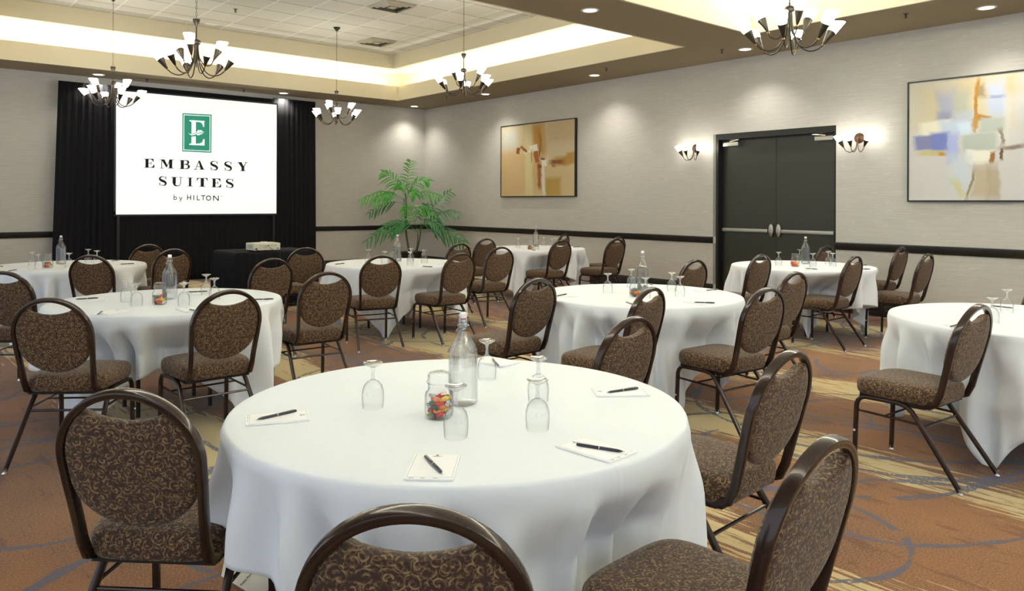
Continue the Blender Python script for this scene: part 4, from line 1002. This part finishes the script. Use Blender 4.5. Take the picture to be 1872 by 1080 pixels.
for tb, (px, py) in BOT.items():
    p = at_z(px, py, gz + .309); lab = 'clear swing-top water bottle with white stopper on ' + TNAME[tb]
    if b0 is None:
        b0 = thing('water_bottle', lab, 'bottle', (p.x, p.y, gz), .35, 'swing-top water bottles'); b0.scale = (1.03,) * 3
        out = [(0, .001), (.036, .001), (.040, .005), (.0405, .02), (.0405, .160), (.039, .175), (.032, .198), (.022, .220), (.0155, .236), (.0135, .250), (.0135, .268), (.0165, .270), (.0165, .278), (.0115, .280), (.0115, .272), (.0115, .248), (.0135, .234), (.0200, .218), (.0298, .197), (.0368, .174), (.0382, .160), (.0382, .02), (.036, .007), (0, .006)]
        obj('glass_body', LATHE(out, 40, sq=2.2), 'glass', b0, 50)
        obj('water', LATHE([(0, .0075), (.0352, .008), (.0374, .02), (.0374, .160), (.0362, .173), (.0292, .196), (.0196, .217), (.0130, .234), (0, .234)], 40, sq=2.2), 'water', b0, 50)
        obj('stopper', LATHE([(0, .281), (.0105, .281), (.0125, .286), (.0125, .296), (.009, .300), (0, .300)], 20), 'stopper', b0)
        obj('washer', LATHE([(0, .2765), (.0112, .2765), (.0112, .281), (0, .281)], 20), 'rubber', b0)
        bm = SWEEP([(.0185 * math.cos(a * PI / 10), .0185 * math.sin(a * PI / 10), .258) for a in range(20)], .0022, seg=5, closed=True, up=(0, 0, 1))
        sweep(bm, curve([(.0185, 0, .258), (.021, 0, .272), (.017, 0, .288), (.013, 0, .292)], 4), .0022, seg=5); sweep(bm, curve([(-.0185, 0, .258), (-.021, 0, .272), (-.017, 0, .288), (-.013, 0, .292)], 4), .0022, seg=5)
        sweep(bm, curve([(.0185, 0, .258), (.026, .004, .250), (.024, .012, .240), (-.024, .012, .240), (-.026, .004, .25), (-.0185, 0, .258)], 3), .0022, seg=5)
        obj('wire_bail', bm, 'chrome', b0)
        bm = bmesh.new()
        # raised mark on the side that faces the viewer
        box(bm, -.009, -.0075, -.0432, -.0424, .118, .150); box(bm, .0035, .005, -.0432, -.0424, .122, .152); box(bm, -.009, .005, -.0432, -.0424, .148, .150); box(bm, -.004, .002, -.0432, -.0424, .130, .132); box(bm, -.006, .003, -.0432, -.0424, .110, .112)
        obj('embossed_mark', bm, 'glass', b0, None)
    else: dup(b0, (p.x, p.y, gz), rnd.uniform(0, 1.5), lab)
JAR = {'near': (805, 679), 'left': (293, 520), 'farleft': (88.5, 469), 'palm': (718, 461), 'corner': (970.6, 437.5), 'mid': (1163, 503.5), 'door': (1454, 459)}
j0 = None; cand = {}
def candy_bm():
    bm = bmesh.new(); lathe(bm, [(0, -.0135), (.004, -.013), (.0072, -.009), (.008, 0), (.0072, .009), (.004, .013), (0, .0135)], 10)
    lathe(bm, [(.002, .012), (.0065, .019), (.0062, .0195), (.0015, .013)], 8, closed=True); lathe(bm, [(.002, -.012), (.0065, -.019), (.0062, -.0195), (.0015, -.013)], 8, closed=True); return bm
for tb, (px, py) in JAR.items():
    p = at_z(px, py, gz + .146); lab = 'round glass candy jar with a domed glass lid on ' + TNAME[tb]
    if j0 is None:
        j0 = thing('candy_jar', lab, 'jar', (p.x, p.y, gz), 0, 'candy jars'); j0.scale = (1.05,) * 3
        out = [(0, .001), (.036, .001), (.041, .006), (.043, .015), (.043, .068), (.0405, .078), (.034, .084), (.033, .098), (.0345, .102), (.0330, .103), (.0315, .098), (.0325, .083), (.039, .0765), (.0413, .067), (.0413, .016), (.039, .008), (0, .0065)]
        obj('glass_body', LATHE(out, 40), 'glass', j0, 60)
        obj('lid', LATHE([(.030, .104), (.037, .105), (.0385, .108), (.036, .113), (.0335, .118), (.0345, .127), (.031, .134), (.020, .138), (0, .139), (0, .136), (.019, .135), (.029, .131), (.0322, .126), (.0312, .118), (.033, .112), (.030, .107)], 36), 'glass', j0, 60)
    else: dup(j0, (p.x, p.y, gz), 0, lab)
    nC = 30 if tb == 'near' else 15
    r_ = random.Random(tb); cols = {'door': ['red', 'orange', 'yellow', 'red'], }.get(tb, ['red', 'orange', 'yellow', 'green', 'red', 'pale', 'green', 'orange'])
    for k in range(nC):
        cn = cols[k % len(cols)]
        if cn not in cand:
            me = bpy.data.meshes.new('candy'); bm = candy_bm(); [setattr(f, 'smooth', True) for f in bm.faces]; bm.to_mesh(me); bm.free(); me.materials.append(CANDY[cn]); cand[cn] = me
        per = 6; lay = k // per; a = 2 * PI * (k % per) / per + lay * .7
        rr = .0255 if k % per else .004
        zz = .0165 + lay * (.0115 if tb == 'near' else .018)
        o = bpy.data.objects.new('candy', cand[cn]); C.objects.link(o)
        o.location = (p.x + rr * math.cos(a), p.y + rr * math.sin(a), gz + zz); o.rotation_euler = (r_.uniform(1.1, 2.0), 0, a + r_.uniform(-.5, .5) )
        if tb != 'near': o.scale = (1.25, 1.25, 1.1)
        tag(o, '%s wrapped candy %s of the glass jar on %s' % ({'pale': 'clear'}.get(cn, cn), ('at the bottom' if lay < 2 else 'in the middle' if lay < 4 else 'at the top') if tb == 'near' else 'inside', TNAME[tb]), 'candy', '%s candies %s in the jar on %s' % (cn, 'at level %d' % (lay // 2 + 1) if tb == 'near' else '', TNAME[tb]))
# pens (two end points in the photo) and the notepads they lie on
PENS = {'near': [((473, 768), (543, 752)), ((815, 866), (779, 832)), ((1141, 822), (1060, 810)), ((1116, 714), (1164, 707)), ((914, 668), (903, 657))],
        'left': [((141, 551.5), (178, 549)), ((178, 580), (189, 573)), ((348, 569), (366, 572)), ((474, 549.6), (490, 549)), ((356, 536.5), (368, 536))],
        'farleft': [((222, 487), (244, 486)), ((207, 481), (216, 480)), ((18, 500.5), (28, 499)), ((-3, 492), (5, 493))],
        'palm': [((613, 484.5), (630, 483)), ((773, 487.5), (791, 488.5)), ((817.6, 481.5), (828, 481))], 'corner': [((972, 456), (979, 457)), ((1049, 450.5), (1059, 450))],
        'mid': [((1017, 540), (1038, 536)), ((1146, 550), (1158, 554)), ((1271, 549.5), (1306, 550.5)), ((1294, 527.5), (1312, 526)), ((1186, 516), (1191, 517.5))],
        'door': [((1475, 486.5), (1493, 487.8)), ((1571, 486.5), (1586, 487)), ((1572, 480), (1584, 479.5))], 'right': [((1741, 590), (1752, 587)), ((1822, 553), (1842, 555))]}
PADN = {0: ((448, 770), (571, 759), -1), 1: ((805, 827), (786, 878), 0), 2: ((1039, 803), (1150, 834), 0), 3: ((1085, 714), (1187, 712), 0), 4: ((880, 655), (935, 664), 0)}
pn0 = pd0 = None
for tb, lst in PENS.items():
    tx, ty = TB[tb][:2]; srt = sorted(range(len(lst)), key=lambda i: lst[i][0][0])
    names = {5: ORD, 4: ['leftmost', 'second from left', 'second from right', 'rightmost'], 3: ['leftmost', 'middle', 'rightmost'], 2: ['left', 'right']}[len(lst)]
    for q, (A, B) in enumerate(lst):
        a, b = at_z(*A, TZ + .012), at_z(*B, TZ + .012); c = (a + b) / 2; an = math.atan2(b.y - a.y, b.x - a.x)
        wd = names[srt.index(q)]
        if tb == 'near': wd = ['by the left rim', 'at the front rim, seen upright', 'at the front right', 'at the right rim', 'at the far rim behind the bottle'][q]; suffix = wd
        else: suffix = wd + ' there'
        # notepad
        if tb == 'near':
            pa, pb, _ = PADN[q]; pa, pb = at_z(*pa, TZ + .006), at_z(*pb, TZ + .006); pc = (pa + pb) / 2; pang = math.atan2(pa.y - pb.y, pa.x - pb.x)
            ldir = pang                      # long axis, head of the pad at pa
            if q == 0: ldir += PI
        else:
            out = math.atan2(c.y - ty, c.x - tx); pc = Vector((c.x, c.y, 0)) ; ldir = out + PI + rnd.uniform(-.25, .25)
            rr = math.hypot(pc.x - tx, pc.y - ty); k = min(1, (.71 - .11) / max(rr, .01))
            pc = Vector((tx + (pc.x - tx) * k, ty + (pc.y - ty) * k, 0))
        lab = 'white notepad on %s, %s' % (TNAME[tb], suffix); labp = 'dark navy pen on a notepad, %s, %s' % (TNAME[tb], suffix)
        if pd0 is None:
            pd0 = thing('notepad', lab, 'notepad', (pc.x, pc.y, gz), ldir - PI / 2, 'notepads on the tables')
            obj('pages', BOX(-.061, .061, -.094, .094, 0.0, .0045), 'paper', pd0, None)
            bm = bmesh.new(); zz = .0047
            for (x0, x1, y0, y1) in ((-.056, .056, .0885, .089), (-.056, .056, -.0835, -.083), (-.056, -.0555, -.083, .089), (.0555, .056, -.083, .089)): box(bm, x0, x1, y0, y1, .0045, zz)
            for x0 in (-.050, -.022, .010): box(bm, x0, x0 + .012, -.0895, -.0875, .0045, zz)
            box(bm, -.014, .014, .0705, .072, .0045, zz); box(bm, -.009, .009, .0675, .0690, .0045, zz)
            obj('printed_border', bm, 'ink', pd0, None)
            obj('printed_logo', BOX(-.003, .003, .074, .082, .0045, zz), 'blueink', pd0, None)
        else: dup(pd0, (pc.x, pc.y, gz), ldir - PI / 2, lab)
        pz = gz + .0045 + .0045
        if pn0 is None:
            pn0 = thing('pen', labp, 'pen', (c.x, c.y, pz), an, 'pens on the notepads')
            RY = Matrix.Rotation(PI / 2, 4, 'Y')
            obj('barrel', LATHE([(0, -.066), (.0018, -.064), (.0042, -.052), (.0046, 0), (.0046, .045), (.0038, .068), (0, .070)], 14, M4=RY), 'pen', pn0)
            obj('band', LATHE([(.0046, .0), (.0051, .0005), (.0051, .003), (.0046, .0035)], 14, M4=RY, closed=True), 'chrome', pn0)
            obj('tip', LATHE([(0, -.071), (.0008, -.070), (.0019, -.0645), (0, -.064)], 8, M4=RY), 'chrome', pn0)
            obj('clip', BOX(.018, .062, -.0013, .0013, .0046, .0062), 'chrome', pn0, None)
        else: dup(pn0, (c.x, c.y, pz), an, labp)

# ------------------------------------------------------------------ projector on its draped table
PX0, PX1, PY0, PY1 = 3.70, 4.78, 9.89, 10.72
t = thing('projector_table', 'rectangular table hidden under a black pleated skirt, carrying the projector', 'table', ((PX0 + PX1) / 2, (PY0 + PY1) / 2, 0))
w, h2 = (PX1 - PX0) / 2, (PY1 - PY0) / 2
obj('tabletop', BOX(-w + .02, w - .02, -h2 + .02, h2 - .02, .72, .745), 'ply', t, None)
for a in (-1, 1):
    for b in (-1, 1): obj('leg', SWEEP([(a * (w - .08), b * (h2 - .08), 0), (a * (w - .08), b * (h2 - .08), .72)], .03, seg=8), 'dark', t)
bm = bmesh.new(); per = []; nS = 60
cor = [(-w, -h2), (w, -h2), (w, h2), (-w, h2)]
for i in range(4):
    a, b = Vector(cor[i]), Vector(cor[(i + 1) % 4]); n = (b - a).normalized(); nn = Vector((n.y, -n.x))
    for k in range(nS): per.append((a + (b - a) * k / nS, nn, (i * nS + k)))
G = []
for j, (z, am) in enumerate(((.7505, 0), (.742, .2), (.70, .6), (.5, 1), (.25, 1.3), (.012, 1.6))):
    G.append([bm.verts.new(((p + nn * (.006 + am * .010 * (1 + math.sin(q * 1.15)) + .012 * j)).x, (p + nn * (.006 + am * .010 * (1 + math.sin(q * 1.15)) + .012 * j)).y, z)) for p, nn, q in per])
for A, B in zip(G, G[1:]):
    for i in range(len(per)): bm.faces.new((A[i], A[(i + 1) % len(per)], B[(i + 1) % len(per)], B[i]))
bm.faces.new(G[0])
o = obj('table_skirt', bm, 'drape', None, 50); o.location = t.location; tag(o, 'black pleated cloth covering the projector table to the floor', 'tablecloth')
pj = thing('projector', 'white data projector standing on the black-skirted table', 'projector', (4.13, 10.11, .752), 0)
obj('housing', BOX(-.185, .185, -.145, .145, .015, .112, bevel=.014), 'proj', pj)
for a in (-1, 1):
    for b in (-1, 1): obj('foot', LATHE([(0, 0), (.012, 0), (.010, .016), (0, .016)], 10, M4=Matrix.Translation((a * .15, b * .11, 0))), 'dark', pj)
obj('lens', LATHE([(0, 0), (.04, 0), (.04, .02), (.03, .024), (0, .02)], 20, M4=Matrix.Translation((.08, .145, .065)) @ Matrix.Rotation(-PI / 2, 4, 'X')), 'dark', pj)
bm = LATHE([(0, .112), (.05, .112), (.046, .122), (0, .124)], 20, M4=Matrix.Translation((.03, .05, 0))); obj('focus_ring', bm, 'proj', pj)
bm = bmesh.new(); r_ = random.Random(4)
for k, (x, z, a, b) in enumerate(((-.165, .026, .026, .018), (-.10, .072, .010, .008), (-.075, .074, .008, .006), (-.055, .074, .008, .006), (-.030, .070, .016, .010), (-.05, .052, .014, .008), (-.02, .052, .014, .008), (.0, .070, .022, .012), (.035, .075, .006, .008), (.05, .075, .006, .008), (.068, .075, .010, .008), (.095, .072, .006, .008), (.115, .072, .012, .010), (.14, .03, .014, .014))):
    box(bm, x, x + a, -.1465, -.1449, z, z + b)
obj('port', bm, 'dark', pj, None)
bm = bmesh.new()
for k in range(8): box(bm, -.1865, -.1849, -.09 + k * .022, -.09 + k * .022 + .012, .04, .09)
obj('vent_slots', bm, 'vent', pj, None)
o = obj('power_cable', SWEEP(curve([(3.975, 9.965, .787), (4.0, 9.93, .765), (4.08, 9.915, .757), (4.16, 9.905, .757), (4.20, 9.875, .75), (4.20, 9.835, .60), (4.19, 9.80, .3), (4.18, 9.78, .02)], 5), .006, seg=6), 'dark'); tag(o, 'black power cable running from the projector over the skirt edge', 'cable')
o = obj('video_cable', SWEEP(curve([(4.14, 9.962, .825), (4.17, 9.93, .79), (4.22, 9.905, .757), (4.26, 9.875, .75), (4.27, 9.835, .55), (4.27, 9.785, .02)], 5), .005, seg=6), 'dark'); tag(o, 'thin black video cable leaving the middle of the projector back', 'cable')

# ------------------------------------------------------------------ palm
def palm():
    base = at_z(766, 515, 0); base = Vector((8.62, 13.35, 0))
    t = thing('potted_palm', 'tall green potted palm with feathery arching fronds in the far corner', 'plant', base)
    obj('planter', LATHE([(0, .0), (.16, 0), (.18, .02), (.21, .36), (.225, .38), (.225, .40), (.20, .40), (.195, .36), (0, .35)], 28), 'pot', t)
    obj('soil', LATHE([(0, .352), (.193, .352), (0, .37)], 20), 'soil', t)
    # directions given in the plane facing the room: sx to the right, dp towards the camera
    ex = Vector((rt[0], rt[1], 0)); ed = Vector((-fw[0], -fw[1], 0))
    def V(a, b, z): return ex * a + ed * b + Vector((0, 0, z))
    r_ = random.Random(8)
    stems = [[V(-.03, .0, .36), V(-.10, .02, .8), V(-.10, .03, 1.25), V(-.12, .03, 1.62)], [V(-.05, -.03, .36), V(-.12, -.03, .8), V(-.14, -.03, 1.2), V(-.16, -.02, 1.5)], [V(.08, .02, .36), V(.13, .03, .55), V(.14, .04, .78)], [V(.10, -.02, .36), V(.16, 0, .60), V(.20, .02, .85)]]
    for s in stems: obj('trunk', SWEEP(curve(s, 4), .034, seg=8, taper=[1 - .5 * k / 13 for k in range(14)]), 'stalk', t)
    # frond: start point, direction angle (0 right, 90 up), length, droop, depth lean, leaf length, material
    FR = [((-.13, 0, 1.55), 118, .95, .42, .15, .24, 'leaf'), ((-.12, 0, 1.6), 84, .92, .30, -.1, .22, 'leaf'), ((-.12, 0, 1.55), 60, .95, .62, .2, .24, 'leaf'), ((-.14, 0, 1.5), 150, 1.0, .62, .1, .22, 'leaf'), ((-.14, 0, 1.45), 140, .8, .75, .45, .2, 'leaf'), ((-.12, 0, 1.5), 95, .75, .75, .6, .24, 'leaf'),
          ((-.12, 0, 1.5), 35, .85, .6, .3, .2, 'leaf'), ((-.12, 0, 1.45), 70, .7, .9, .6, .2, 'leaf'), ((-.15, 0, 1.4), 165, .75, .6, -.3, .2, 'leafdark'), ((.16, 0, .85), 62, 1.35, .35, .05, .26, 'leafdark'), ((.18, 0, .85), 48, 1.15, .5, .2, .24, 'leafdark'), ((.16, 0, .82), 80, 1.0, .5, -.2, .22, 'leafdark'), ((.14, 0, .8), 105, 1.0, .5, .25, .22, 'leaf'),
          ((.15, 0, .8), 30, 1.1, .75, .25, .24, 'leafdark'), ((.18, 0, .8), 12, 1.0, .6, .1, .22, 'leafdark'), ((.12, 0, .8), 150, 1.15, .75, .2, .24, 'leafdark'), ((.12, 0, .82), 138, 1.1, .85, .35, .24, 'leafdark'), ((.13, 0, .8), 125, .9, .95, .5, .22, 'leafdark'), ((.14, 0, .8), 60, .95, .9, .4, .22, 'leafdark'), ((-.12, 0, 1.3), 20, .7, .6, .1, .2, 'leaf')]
    for st, ang, L, droop, lean, ll, mt in FR:
        n = 11; A = math.radians(ang); u, v = math.cos(A), math.sin(A); pts = []
        for k in range(n + 1):
            s = k / n; pts.append(V(st[0] + u * L * s, st[1] + lean * L * s * .6, st[2] + v * L * s - droop * L * s * s * .85))
        bm = bmesh.new(); sweep(bm, pts, .010, seg=5, taper=[1 - .75 * k / n for k in range(n + 1)])
        for k in range(3, n + 1):
            s = k / n; p = pts[k]; tg = (pts[k] - pts[k - 1]).normalized(); side = tg.cross(Vector((0, 0, 1)))
            side = side.normalized() if side.length > .2 else ed.copy()
            # leaflets spread in the frond's own plane, mostly seen broadside
            nrm = (ed * .7 + Vector((0, 0, .6))).normalized(); sd = tg.cross(nrm).normalized()
            for q in (-1, 1):
                l = ll * (.55 + .65 * math.sin(PI * min(1, s * .85 + .1))) * r_.uniform(.85, 1.1); 
                dirv = (tg * r_.uniform(.6, .95) + sd * q * .8 + Vector((0, 0, r_.uniform(-.35, .0))) + ed * r_.uniform(-.25, .35)).normalized(); wv = dirv.cross(nrm).normalized()
                m = 5; Lf = []; Rf = []
                for i in range(m + 1):
                    f = i / m; c = p + dirv * l * f + Vector((0, 0, -.42 * l * f * f)); wd = .0155 * math.sin(PI * min(1, .12 + .88 * f)) ** .7 * (1 if i < m else .05)
                    Lf.append(bm.verts.new(c + wv * wd + nrm * .002)); Rf.append(bm.verts.new(c - wv * wd - nrm * .002))
                for i in range(m): bm.faces.new((Lf[i], Lf[i + 1], Rf[i + 1], Rf[i]))
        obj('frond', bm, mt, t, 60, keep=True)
palm()
